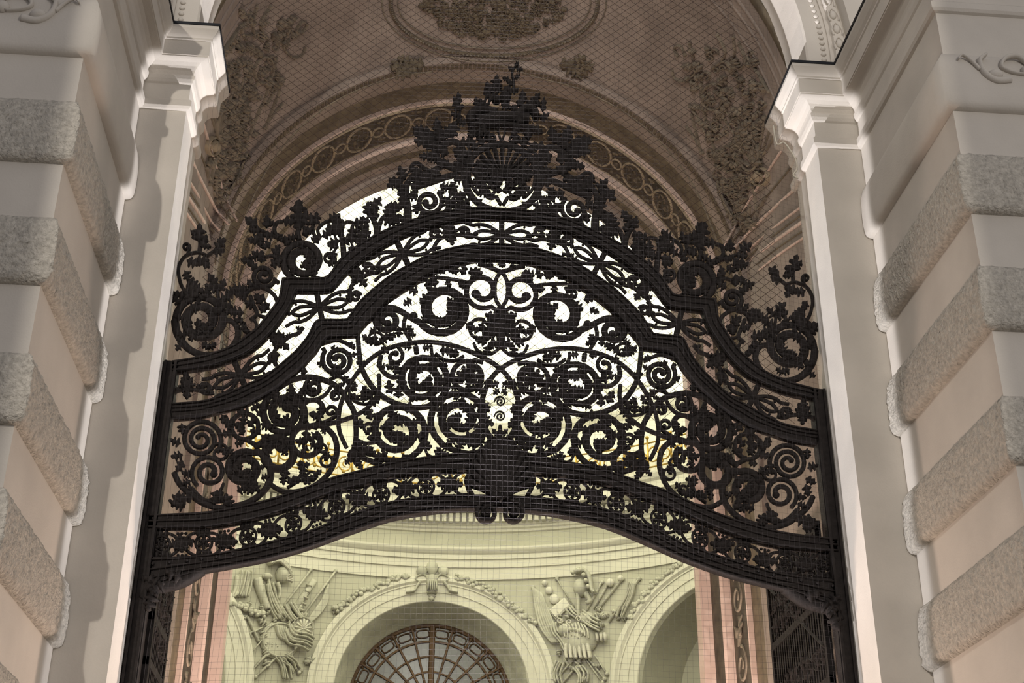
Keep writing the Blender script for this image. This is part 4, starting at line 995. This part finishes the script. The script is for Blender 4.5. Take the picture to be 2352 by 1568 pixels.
    for x, y, a, l in ((700, 862, 250, 16), (640, 905, 200, 18), (600, 930, 150, 24), (575, 950, 190, 26), (530, 965, 100, 22), (510, 955, 60, 20), (418, 975, 90, 22), (420, 1060, 110, 26), (400, 1140, 20, 30), (412, 1150, 350, 30), (395, 1165, 300, 30), (425, 1165, 200, 26),
                       (690, 1090, 60, 18), (672, 1100, 20, 20), (660, 1110, 330, 24), (700, 1105, 350, 24), (720, 1095, 320, 20), (690, 1070, 0, 20), (700, 1090, 90, 22), (650, 1095, 90, 18)): ml.append((x, y, a, l))
    scroll(S, [(690, 1060), (694, 1085), (680, 1108), (660, 1120)], 7, 6, 0, ml)
    sc(spiral(716, 1093, 11, 10, 0, 1), 4, 4, name='ring'); sc(spiral(652, 1085, 8, 4, 0, 1.2), 5, 5)
panel(gate_l); panel(gate_r)
# centre pieces on the axis
def axs(y): return AX(y)
for y in (922, 956):
    mb = MB(); stroke(mb, gate_l, spiral(axs(y), y, 13, 2, 180, 1.8), 4, 4, PX, .02, smooth=0); mb.build('small_scroll', IRON, gate, True)
mb = MB(); stroke(mb, gate_l, [(axs(980), 978), (axs(1000) + 0, 1000), (axs(1020), 1025)], 8, 18, PX, .04)
for s_ in (-1, 1):
    for y, a, l in ((1000, -90 + s_ * 50, 18), (1015, -90 + s_ * 70, 26), (880, 90 - s_ * 60, 22), (895, 90 - s_ * 40, 18)): leaf(mb, gate_l, axs(y) + s_ * 4, y, a, l, 1, PX, .014, .02)
mb.build('axis_bud', IRON, gate, True)

# frieze between the two lower rails
def frieze(S):
    rings = [(978, 1118), (875, 1137), (773, 1165), (674, 1204), (570, 1232), (468, 1247), (372, 1250)]
    ros = [(1033, 1113), (929, 1124), (824, 1146), (725, 1181), (621, 1219), (517, 1245), (418, 1250)]
    allp = sorted(rings + ros)
    def tang(x):
        i = min(range(len(allp)), key=lambda k: abs(allp[k][0] - x)); a = allp[max(0, i - 1)]; b = allp[min(len(allp) - 1, i + 1)]
        return math.atan2(b[1] - a[1], b[0] - a[0])
    def loc(c, t):
        ct, st_ = math.cos(t), math.sin(t)
        return lambda u, v: (c[0] + u * ct - v * st_ * .3, c[1] + u * st_ + v)
    for c in rings:
        f = loc(c, tang(c[0])); mb = MB()
        stroke(mb, S, [f(19 * math.cos(q * .3927), 19 * math.sin(q * .3927)) for q in range(16)], 6.5, 6.5, PX, .025, closed=True, smooth=0)
        ball(mb, S, *f(0, 0), 6, PX, .04)
        for k in range(6):
            a = k * math.pi / 3 + .5; stroke(mb, S, [f(0, 0), f(17 * math.cos(a), 17 * math.sin(a))], 6, 3, PX, .02, smooth=0)
            leaf(mb, S, *f(3 * math.cos(a), 3 * math.sin(a)), math.degrees(a), 14, 1, PX, .012, .01)
        for sv in (-1, 1):
            for u in (-12, 4, 12) if sv > 0 else (-12, -2, 10): ball(mb, S, *f(u, sv * 24), 6.3, PX, .035, ry=9, rings=3, seg=8)
        mb.build('frieze_ring', IRON, gate, True)
    for c in ros:
        f = loc(c, tang(c[0])); mb = MB(); ball(mb, S, *f(0, 0), 12, PX, .05)
        for su in (-1, 1):
            for sv in (-1, 1): stroke(mb, S, [f(su * 3, sv * 3), f(su * 14, sv * 17), f(su * 28, sv * 25), f(su * 44, sv * 25), f(su * 52, sv * 22)], 8, 7, PX, .02)
        r = mb.build('frieze_rosette', IRON, gate, True); mb = MB()
        for k in range(8): leaf(mb, S, *f(0, 0), k * 45 + random.uniform(-8, 8), 30 if k % 4 == 0 else 21, 1.1, PX, .014, .02)
        for sv in (-1, 1): 
            for u in (-9, 9, 0): ball(mb, S, *f(u, sv * 25), 4, PX, .02, rings=2, seg=6)
        mb.build('leaf', IRON, r, True)
frieze(gate_l); frieze(gate_r)

# bows and leaf crosses between the two upper rails
def bow(S, cx, cy, ang, half=False):
    t = math.radians(ang); f = lambda u, v: (cx + u * math.cos(t) - v * math.sin(t) * .95, cy + u * math.sin(t) * 1.0 + v * math.cos(t))
    mb = MB(); ball(mb, S, cx, cy, 10, PX, .045)
    stroke(mb, S, [f(0, -34), f(0, 34)], 14, 14, PX, .025, smooth=0, sec=BS)
    for su in ((-1,) if half else (-1, 1)):
        for sv in (-1, 1):
            stroke(mb, S, [f(0, 0), f(su * 14, sv * 10), f(su * 32, sv * 20), f(su * 52, sv * 24), f(su * 66, sv * 22), f(su * 85, sv * 28)], 11, 9, PX, .022)
            ball(mb, S, *f(su * 52, sv * 17), 4, PX, .02, rings=2, seg=6)
        stroke(mb, S, [f(0, 0), f(su * 22, -6), f(su * 44, -9), f(su * 58, -5), f(su * 64, 0), f(su * 58, 6), f(su * 44, 10), f(su * 22, 6), f(0, 0)], 10, 10, PX, .022)
        ball(mb, S, *f(su * 72, 0), 6, PX, .03)
        stroke(mb, S, spiral(*f(su * 86, -6), 12, 4, 200 if su < 0 else -20, -su * 1.3), 12, 10, PX, .022, smooth=0)
    mb.build('bow_knot', IRON, gate, True)
def cross(S, cx, cy, ang):
    t = math.radians(ang); f = lambda u, v: (cx + u * math.cos(t) - v * math.sin(t), cy + u * math.sin(t) + v * math.cos(t))
    mb = MB()
    stroke(mb, S, [f(-46, 34), f(-40, 22), f(-26, 10), f(-12, 8), f(0, 6), f(14, 10), f(28, 14), f(42, 22), f(60, 22)], 11, 11, PX, .025)
    stroke(mb, S, [f(0, -26), f(0, 8)], 15, 17, PX, .03); ball(mb, S, *f(0, 0), 12, PX, .045)
    o = mb.build('branch', IRON, gate, True); mb = MB()
    for a, l in ((-90, 30), (90, 32), (180, 20), (0, 20), (130, 20), (50, 20), (-130, 22), (-50, 22)): leaf(mb, S, *f(0, 2), ang + a, l, .9, PX, .014, .02)
    for u, v in ((-46, 34), (-20, 10), (28, 14), (52, 24)): leaf(mb, S, *f(u, v), ang + random.uniform(200, 340), 14, 1, PX, .012, .02)
    mb.build('leaf', IRON, o, True)
bow(gate_l, AX(539), 539, 0)
for S in (gate_l, gate_r):
    bow(S, 925, 582, -27); bow(S, 734, 705, -12); bow(S, 552, 862, -24)
    cross(S, 1032, 533, -14); cross(S, 821, 634, -38); cross(S, 640, 782, -48); cross(S, 430, 886, -6)

# leafy crest
def crest(S):
    sc = lambda *a, **k: scroll(S, *a, **k)
    sc(cat([(760, 634), (742, 644)], spiral(696, 598, 52, 16, 55, 1.95)), 12, 20, 15, [(665, 565, 230, 20), (720, 560, 300, 22), (680, 615, 120, 20), (715, 620, 60, 20)])
    sc(cat([(775, 605)], spiral(756, 594, 15, 5, 40, -1.3)), 7, 6, 5)
    sc(cat(C_([(640, 650), (628, 640)]), spiral(606, 634, 28, 6, 30, 1.75)), 9, 9, 7, [(590, 620, 220, 22), (600, 605, 270, 22), (580, 605, 200, 24), (622, 612, 330, 26), (630, 600, 300, 22)])
    sc(C_([(590, 655), (612, 664), (630, 678), (637, 698), (630, 716), (612, 728), (594, 724)]), 9, 6, 0, [(610, 690, 200, 24), (600, 700, 240, 22), (620, 700, 150, 24), (600, 720, 300, 20), (585, 705, 200, 22), (615, 712, 200, 20), (560, 720, 180, 30), (540, 718, 190, 22)])
    sc(C_([(575, 680), (582, 700), (590, 722), (575, 735)]), 8, 8, 0, [(570, 680, 180, 26), (565, 672, 200, 24), (585, 668, 300, 22)])
    sc(spiral(571, 750, 20, 12, 300, .8), 6, 5, 0, [(560, 742, 200, 20), (570, 755, 180, 18), (575, 765, 200, 14)])
    sc(cat(C_([(512, 736), (530, 737), (544, 750), (546, 774), (526, 802), (478, 816), (436, 803), (409, 770), (402, 738)]), spiral(464, 734, 60, 20, 180, 1.75)), 10, 20, 14, [(420, 790, 140, 20), (440, 700, 250, 26), (470, 690, 290, 24), (495, 705, 330, 24), (415, 700, 230, 24), (450, 760, 120, 22), (465, 790, 30, 20), (430, 770, 170, 22), (480, 800, 330, 18)])
    sc(C_([(440, 690), (424, 668), (414, 648), (410, 620), (416, 600), (430, 586), (455, 580), (478, 588)]), 7, 6, 0, [(430, 600, 20, 26), (450, 600, 0, 28), (465, 597, 60, 24), (425, 625, 60, 22), (430, 645, 40, 30), (432, 660, 20, 34), (440, 665, 60, 24), (420, 670, 20, 34), (425, 682, 190, 24)])
    sc(cat([(430, 586)], spiral(428, 568, 10, 4, 60, -1.1)), 5, 5, 4)
    sc(C_([(458, 580), (460, 560), (458, 540)]), 9, 8, 0, [(458, 558, 270, 34), (462, 570, 300, 26), (466, 565, 20, 18), (452, 545, 230, 16)])
    sc(C_([(475, 588), (490, 578), (500, 570)]), 6, 6, 0, [(495, 574, 320, 28), (490, 582, 350, 24), (505, 572, 280, 20)])
    sc(C_([(515, 730), (506, 700), (500, 675), (499, 652)]), 8, 6, 0, [(499, 655, 225, 26), (500, 665, 190, 26), (503, 668, 310, 24), (506, 690, 340, 28), (520, 680, 330, 26), (535, 668, 350, 26), (508, 700, 20, 26)])
    sc(C_([(560, 690), (565, 675), (575, 665), (590, 660)]), 9, 8, 0, [(570, 668, 200, 20), (580, 662, 240, 18)])
    # sprays above the shelf
    sc(C_([(650, 600), (640, 590), (622, 588), (600, 592), (585, 585)]), 7, 5, 0, [(605, 590, 190, 24), (590, 590, 160, 20), (640, 592, 100, 18), (628, 586, 300, 22)])
    sc(C_([(665, 560), (640, 545), (630, 530), (636, 512), (650, 510)]), 10, 7, 0, [(650, 508, 10, 26), (630, 545, 190, 22), (622, 560, 150, 22), (660, 552, 340, 22), (640, 540, 60, 18), (635, 520, 200, 16)])
    sc(C_([(640, 548), (612, 535), (596, 528), (586, 518)]), 6, 7, 0, [(590, 522, 220, 28), (600, 530, 170, 24), (606, 540, 140, 26), (612, 525, 280, 24), (594, 556, 190, 22), (600, 548, 100, 20)])
    sc(C_([(688, 552), (684, 535), (690, 515), (692, 500), (684, 485)]), 11, 8, 0, [(688, 510, 262, 40), (690, 530, 250, 30), (694, 520, 290, 30), (688, 495, 255, 26), (694, 540, 340, 24), (682, 478, 320, 16)])
    sc(C_([(730, 556), (722, 540), (718, 525), (722, 508)]), 7, 8, 0, [(720, 520, 250, 24), (722, 518, 290, 24), (716, 535, 200, 20)])
    sc(C_([(736, 545), (730, 528), (745, 512), (765, 506)]), 7, 6, 0, [(755, 508, 340, 26), (765, 506, 20, 22), (748, 530, 340, 30), (760, 525, 10, 28), (740, 545, 330, 24)])
    sc(C_([(790, 590), (788, 565), (785, 545), (783, 525)]), 12, 10, 0, [(783, 528, 235, 26), (785, 535, 180, 22), (790, 552, 0, 26), (780, 555, 170, 24), (778, 570, 190, 24), (775, 585, 160, 22), (800, 572, 10, 24), (812, 575, 20, 20), (790, 560, 320, 24), (770, 600, 140, 18)])
    sc(C_([(786, 530), (790, 514), (802, 510), (818, 516), (820, 530)]), 6, 7, 0, [(812, 514, 350, 24), (818, 528, 60, 20), (822, 548, 320, 28), (815, 558, 350, 24), (808, 550, 280, 26)])
    sc(C_([(862, 548), (866, 530), (858, 505), (846, 490), (842, 478)]), 14, 8, 0, [(846, 495, 260, 24), (850, 488, 300, 26), (856, 480, 310, 26), (850, 510, 190, 22), (848, 520, 170, 24), (852, 535, 160, 24), (866, 505, 250, 22), (845, 540, 150, 22)])
    sc(C_([(868, 530), (876, 505), (890, 492), (900, 485)]), 10, 8, 0, [(885, 497, 300, 24), (890, 492, 350, 24), (882, 505, 30, 26), (895, 500, 60, 20), (900, 490, 270, 20)])
    sc(C_([(936, 512), (936, 480), (932, 450), (934, 425), (945, 408)]), 18, 12, 0, [(930, 480, 250, 28), (925, 480, 200, 26), (918, 478, 180, 26), (930, 500, 150, 26), (915, 495, 120, 24), (905, 495, 100, 20), (930, 440, 230, 30), (925, 425, 190, 30), (915, 420, 160, 26), (930, 415, 240, 28), (948, 420, 300, 30), (960, 418, 310, 26), (925, 455, 260, 24)])
    sc(C_([(945, 430), (965, 425), (990, 418), (1020, 408), (1050, 400)]), 20, 14, 0, [(970, 425, 300, 28), (985, 418, 300, 26), (960, 440, 150, 20), (1010, 428, 20, 24), (1035, 420, 60, 24)])
    sc(cat([(1020, 440), (1005, 444)], spiral(985, 464, 32, 8, 310, 1.6)), 9, 12, 9, [(960, 452, 170, 22), (958, 470, 100, 22), (965, 490, 60, 20), (1020, 455, 60, 24), (1030, 440, 30, 26), (1045, 445, 60, 26), (1025, 475, 60, 26), (1050, 465, 30, 26), (1040, 485, 0, 26)])
    sc(C_([(1015, 500), (1030, 480), (1050, 470), (1075, 475), (1095, 490)]), 7, 7, 0, [(1030, 480, 300, 24), (1060, 472, 330, 22)])
    # dragons beside the crown
    sc(C_([(1075, 400), (1040, 385), (1010, 372), (1000, 350), (1015, 335), (1040, 325), (1062, 335)]), 18, 16, 0, [(1000, 345, 240, 36), (1010, 330, 270, 34), (1000, 330, 200, 40), (985, 328, 180, 30), (1025, 320, 285, 30), (1035, 315, 290, 30), (990, 312, 190, 36), (1005, 305, 268, 26), (975, 300, 180, 24), (985, 300, 90, 22), (1040, 345, 20, 34), (1055, 330, 0, 30), (1030, 355, 200, 30), (1055, 355, 60, 26), (1065, 370, 30, 26), (990, 360, 170, 24), (1030, 372, 150, 26)])
    sc(C_([(1010, 385), (995, 395), (975, 388), (960, 376), (948, 378), (942, 388)]), 12, 7, 0, [(945, 385, 60, 26), (955, 392, 80, 20), (990, 390, 30, 24), (1005, 370, 200, 20), (985, 370, 300, 22)])
    # cartouche frame (left and right halves)
    sc(C_([(AX(332), 331), (1125, 335), (1095, 350), (1075, 375), (1068, 405), (1076, 440), (1100, 468), (1130, 481), (AX(486), 485)]), 17, 14, 0,
       [(1085, 360, 200, 30), (1072, 385, 190, 28), (1070, 410, 170, 26), (1078, 440, 150, 26), (1110, 335, 240, 24), (1125, 330, 265, 22), (1095, 345, 230, 24), (1090, 425, 30, 26), (1085, 400, 0, 26), (1100, 440, 20, 24), (1095, 460, 60, 22), (1100, 380, 60, 26)])
    sc(cat([(AX(440) - 3, 470), (1140, 452)], spiral(1127, 440, 16, 5, 60, 1.3)), 8, 6, 6)
    sc(C_([(1083, 372), (1078, 395), (1083, 425), (1100, 447)]), 7, 7); sc(C_([(1105, 400), (1120, 412), (1135, 425), (1148, 440)]), 14, 14, 0, [(1110, 400, 200, 26), (1120, 410, 120, 26), (1130, 400, 20, 24)])
    sc(C_([(1110, 325), (1118, 312), (1132, 310), (1138, 320), (1130, 328)]), 6, 5, 4, [(1108, 322, 230, 18)])
crest(gate_l); crest(gate_r)
mb = MB(); cx = AX(390)
pts = [(cx + 70 * math.cos(math.radians(a)), 392 + 56 * math.sin(math.radians(a))) for a in range(180, 361, 10)]
for k in range(11):
    a = math.radians(190 + 16 * k); stroke(mb, gate_l, [(cx, 410), (cx + 66 * math.cos(a), 400 + 60 * math.sin(a))], 4, 13, PX, .06, smooth=0)
mb.build('cartouche_shell', IRON, gate, True)
mb = MB(); random.seed(8)
for i in range(26): leaf(mb, gate_l, cx + random.uniform(-60, 60), random.uniform(395, 425), random.uniform(0, 360), 22, 1, PX, .02, .03)
mb.build('cartouche_foliage', IRON, gate, True)
# crown and flame finial
cr = MB(); g = gate_l
stroke(cr, g, [(1078, 296), (1100, 288), (1130, 290), (1150, 288), (1180, 292), (1215, 298), (1236, 300)], 18, 14, PX, .08)
stroke(cr, g, [(1085, 285), (1080, 270), (1095, 258), (1120, 256), (1140, 262)], 26, 22, PX, .09)
stroke(cr, g, [(1195, 290), (1190, 268), (1205, 252), (1225, 256), (1232, 270)], 26, 22, PX, .09)
stroke(cr, g, [(1095, 280), (1125, 275), (1150, 270), (1185, 272), (1215, 275)], 34, 30, PX, .09)
for pts in ([(1146, 270), (1142, 292), (1150, 322)], [(1156, 268), (1162, 292), (1154, 322)]): stroke(cr, g, pts, 6, 6, PX, .03)
ball(cr, g, 1160, 225, 17, PX, .08, ry=20); ball(cr, g, 1140, 230, 13, PX, .07)
crn = cr.build('crown', IRON, gate, True)
cr = MB()
for a in ((1060, 275, 200, 26, 1), (1057, 262, 250, 34, .8), (1055, 245, 262, 26, .7), (1070, 290, 200, 22), (1240, 280, 330, 22), (1245, 262, 285, 30, .6), (1240, 250, 220, 22, .8), (1085, 300, 90, 26), (1100, 300, 80, 22), (1210, 302, 80, 26), (1225, 300, 30, 24),
          (1120, 255, 230, 26), (1100, 255, 250, 24), (1135, 235, 220, 30), (1128, 220, 240, 26), (1140, 210, 265, 28), (1150, 215, 200, 28), (1155, 225, 300, 24), (1165, 215, 350, 24), (1190, 250, 300, 26), (1200, 240, 270, 24), (1210, 250, 320, 26), (1225, 240, 300, 22), (1175, 250, 40, 26), (1180, 265, 60, 26), (1150, 245, 20, 26),
          (1110, 312, 270, 22), (1185, 312, 280, 22), (1120, 318, 230, 18), (1175, 318, 310, 18), (1095, 315, 200, 18), (1205, 318, 340, 18)):
    leaf(cr, g, *a[:4], a[4] if len(a) > 4 else 1, PX, .018, .05)
cr.build('crown_foliage', IRON, crn, True)
cr = MB(); stroke(cr, g, [(1155, 225), (1166, 214), (1178, 205), (1180, 188), (1176, 172), (1180, 158), (1188, 150)], 10, 6, PX, .03)
for a in ((1178, 195, 220, 18), (1170, 182, 190, 16), (1182, 180, 330, 14), (1180, 160, 200, 14), (1186, 156, 20, 16), (1182, 150, 330, 12), (1178, 205, 30, 14), (1150, 205, 250, 14)): leaf(cr, g, *a, 1, PX, .014)
cr.build('flame_finial', IRON, gate, True)
# shell boss on the lower rails
sh = MB(); N_ = 15; hinge = (AX(1150), 1152); out = []
for k in range(N_ + 1):
    a = math.radians(188 + (352 - 188) * k / N_ ) ; rx = 76; ry = 128
    out.append((hinge[0] + rx * math.cos(a) * (1 + .0 * k), hinge[1] - 8 + ry * math.sin(a)))
for k in range(N_):
    x0, y0 = out[k]; x1, y1 = out[k + 1]; xm, ym = (x0 + x1) / 2, (y0 + y1) / 2
    stroke(sh, g, [hinge, ((hinge[0] + xm) / 2, (hinge[1] + ym) / 2), (xm, ym)], 8, 20, PX, .05, off=.10)
P0 = []; 
vs = [g(*hinge)[0] + Vector((0, -.12, 0))] + [g(*p)[0] + Vector((0, -.08, 0)) for p in out]
sh.add(vs, [(0, i, i + 1) for i in range(1, len(vs) - 1)])
shell = sh.build('shell_boss', IRON, gate, True)
sh = MB(); edge = []
for k in range(61):
    a = math.radians(188 + 164 * k / 60); r = 1.0 + .035 * math.cos(k / 60 * math.pi * 2 * 5); edge.append((hinge[0] + 76 * r * math.cos(a), hinge[1] - 8 + 126 * r * math.sin(a)))
stroke(sh, g, edge, 5, 5, PX, .025, off=.14, smooth=0); sh.build('shell_rim', IRON, shell, True)
sh = MB()
for sg in (-1, 1):
    stroke(sh, g, cat([(hinge[0] + sg * 6, 1148)], spiral(hinge[0] + sg * 29, 1183, 26, 7, 270 if 1 else 0, sg * 1.6)), 12, 9, PX, .06, off=.06, smooth=0)
    ball(sh, g, hinge[0] + sg * 29, 1183, 9, PX, .08, off=.06)
    stroke(sh, g, [(hinge[0] + sg * 70, 1090), (hinge[0] + sg * 74, 1120), (hinge[0] + sg * 62, 1145)], 12, 10, PX, .07, off=.06)
    ball(sh, g, hinge[0] + sg * 72, 1112, 11, PX, .07, off=.08, ry=18)
for k in range(5): leaf(sh, g, hinge[0], 1130, 30 + k * 30, 34, 1, PX, .03, .12)
sh.build('volute_pair', IRON, shell, True)

# open gate leaves below
def gleaf(x, y0, y1, sgn, label, H):
    e = empty('gate_leaf', (x, y0, 0), label, 'gate leaf', 'open gate leaves under the overthrow')
    mb = MB()
    for z in (1.2, 2.5, 4.55, H - .8, H - .1): box(mb, x - .025, x + .025, y0, y1, z, z + .07)
    box(mb, x - .03, x + .03, y0, y0 + .06, 0.05, H); box(mb, x - .03, x + .03, y1 - .06, y1, .05, H)
    mb.build('frame', IRON, e)
    y = y0 + .12; k = 0
    while y < y1 - .08:
        mb = MB(); box(mb, x - .02, x + .02, y - .016, y + .016, .1, H - .05); mb.build('bar', IRON, e); y += .075; k += 1
    def SL_(u, v): return Vector((x, u, v)), Vector((-sgn, 0, 0))
    mb = MB(); stroke(mb, SL_, [(y0 + .1, 4.9), (y1 - .1, H - .15)], .05, .05, 1, .03, smooth=0); mb.build('diagonal_brace', IRON, e)
    mb = MB()
    for z in (4.0, 4.85, H - .35, H - .6, 3.3, 2.9):
        u = y0 + .2
        while u < y1 - .1:
            stroke(mb, SL_, spiral(u, z, .10, .03, random.uniform(0, 360), 1.3, 1), .025, .02, 1, .03, smooth=0)
            for q in range(3): leaf(mb, SL_, u, z, random.uniform(0, 360), .14, 1, 1, .015)
            u += .2
    mb.build('scroll_ornament', IRON, e, True)
gleaf(-2.13, 12.12, 13.05, -1, 'open wrought-iron gate leaf of vertical bars at the lower left, under the overthrow', 5.75)
gleaf(4.02, 12.12, 13.95, 1, 'open wrought-iron gate leaf of vertical bars at the lower right, under the overthrow', 6.1)

# ================================================================== NETS
def net(name, Y, label, m, rad, gen, zr):
    mb = MB()
    def inside(x, z):
        if abs(x - XC) > 3.22: return False
        return z < ZF or (x - XC) ** 2 + (z - ZF) ** 2 < 3.22 ** 2
    for p, q in gen:
        n = 24; run = []
        for i in range(n + 1):
            t = i / n; x = p[0] + (q[0] - p[0]) * t; z = p[1] + (q[1] - p[1]) * t
            ok = inside(x, z) and zr[0] <= z <= zr[1]
            if ok: run.append(Vector((x + .010 * math.sin(z * 3.1 + x * 1.7), Y + (.24 * min(1, abs(x - XC) / 3.22) ** 6 if Y < 12 else .04 * math.sin(x * 1.3 + z * .9)), z + .012 * math.sin(x * 2.3 + z))))
            if (not ok or i == n) and len(run) > 1:
                k = len(mb.v); dz = run[-1] - run[0]; a = Vector((0, -rad, 0)); L = dz.cross(Vector((0, 1, 0))).normalized() * rad
                vs = []
                for v in run: vs += [v + a, v - a * .5 + L, v - a * .5 - L]
                fs = [(j * 3 + c, j * 3 + (c + 1) % 3, j * 3 + 3 + (c + 1) % 3, j * 3 + 3 + c) for j in range(len(run) - 1) for c in range(3)]
                mb.add(vs, fs); run = []
            elif not ok: run = []
    o = mb.build(name, m); tag(o, label, 'net'); return o
g1 = []
s_ = .105
k = -90
while k < 120:
    c = k * s_; g1.append(((XC - 3.3, 8.2 + c - 3.3 * .85), (XC + 3.3, 8.2 + c + 3.3 * .85 ))); g1.append(((XC - 3.3, 8.2 + c + 3.3 * .85), (XC + 3.3, 8.2 + c - 3.3 * .85))); k += 1
net('diamond_bird_net', 12.35, 'dark diamond-mesh bird net hanging behind the ironwork in the upper arch', NETD, .0024, g1, (7.1, 14))
g2 = []
x = XC - 3.2
while x < XC + 3.2: g2.append(((x, 3.5), (x + .1, 13.5))); x += .052
z = 3.6
while z < 12.2: g2.append(((XC - 3.22, z), (XC + 3.22, z + .05))); z += .052
net('square_bird_net', 11.74, 'fine pale square-mesh bird net stretched in front of the ironwork', NETL, .0007, g2, (3.5, 14))
# loose cord hanging from the right cornice
mb = MB(); P = [on_y(x, y, 11.05) for x, y in catmull([(1776, 288), (1784, 330), (1800, 327), (1815, 345), (1828, 368), (1830, 388), (1822, 402), (1834, 410)], 5)]
sweep(mb, P, [Vector((0, -1, 0))] * len(P), .008, .008)
o = mb.build('loose_net_cord', CORD, smooth=True); tag(o, 'pale loose cord dangling from the end of the right cornice', 'cord')
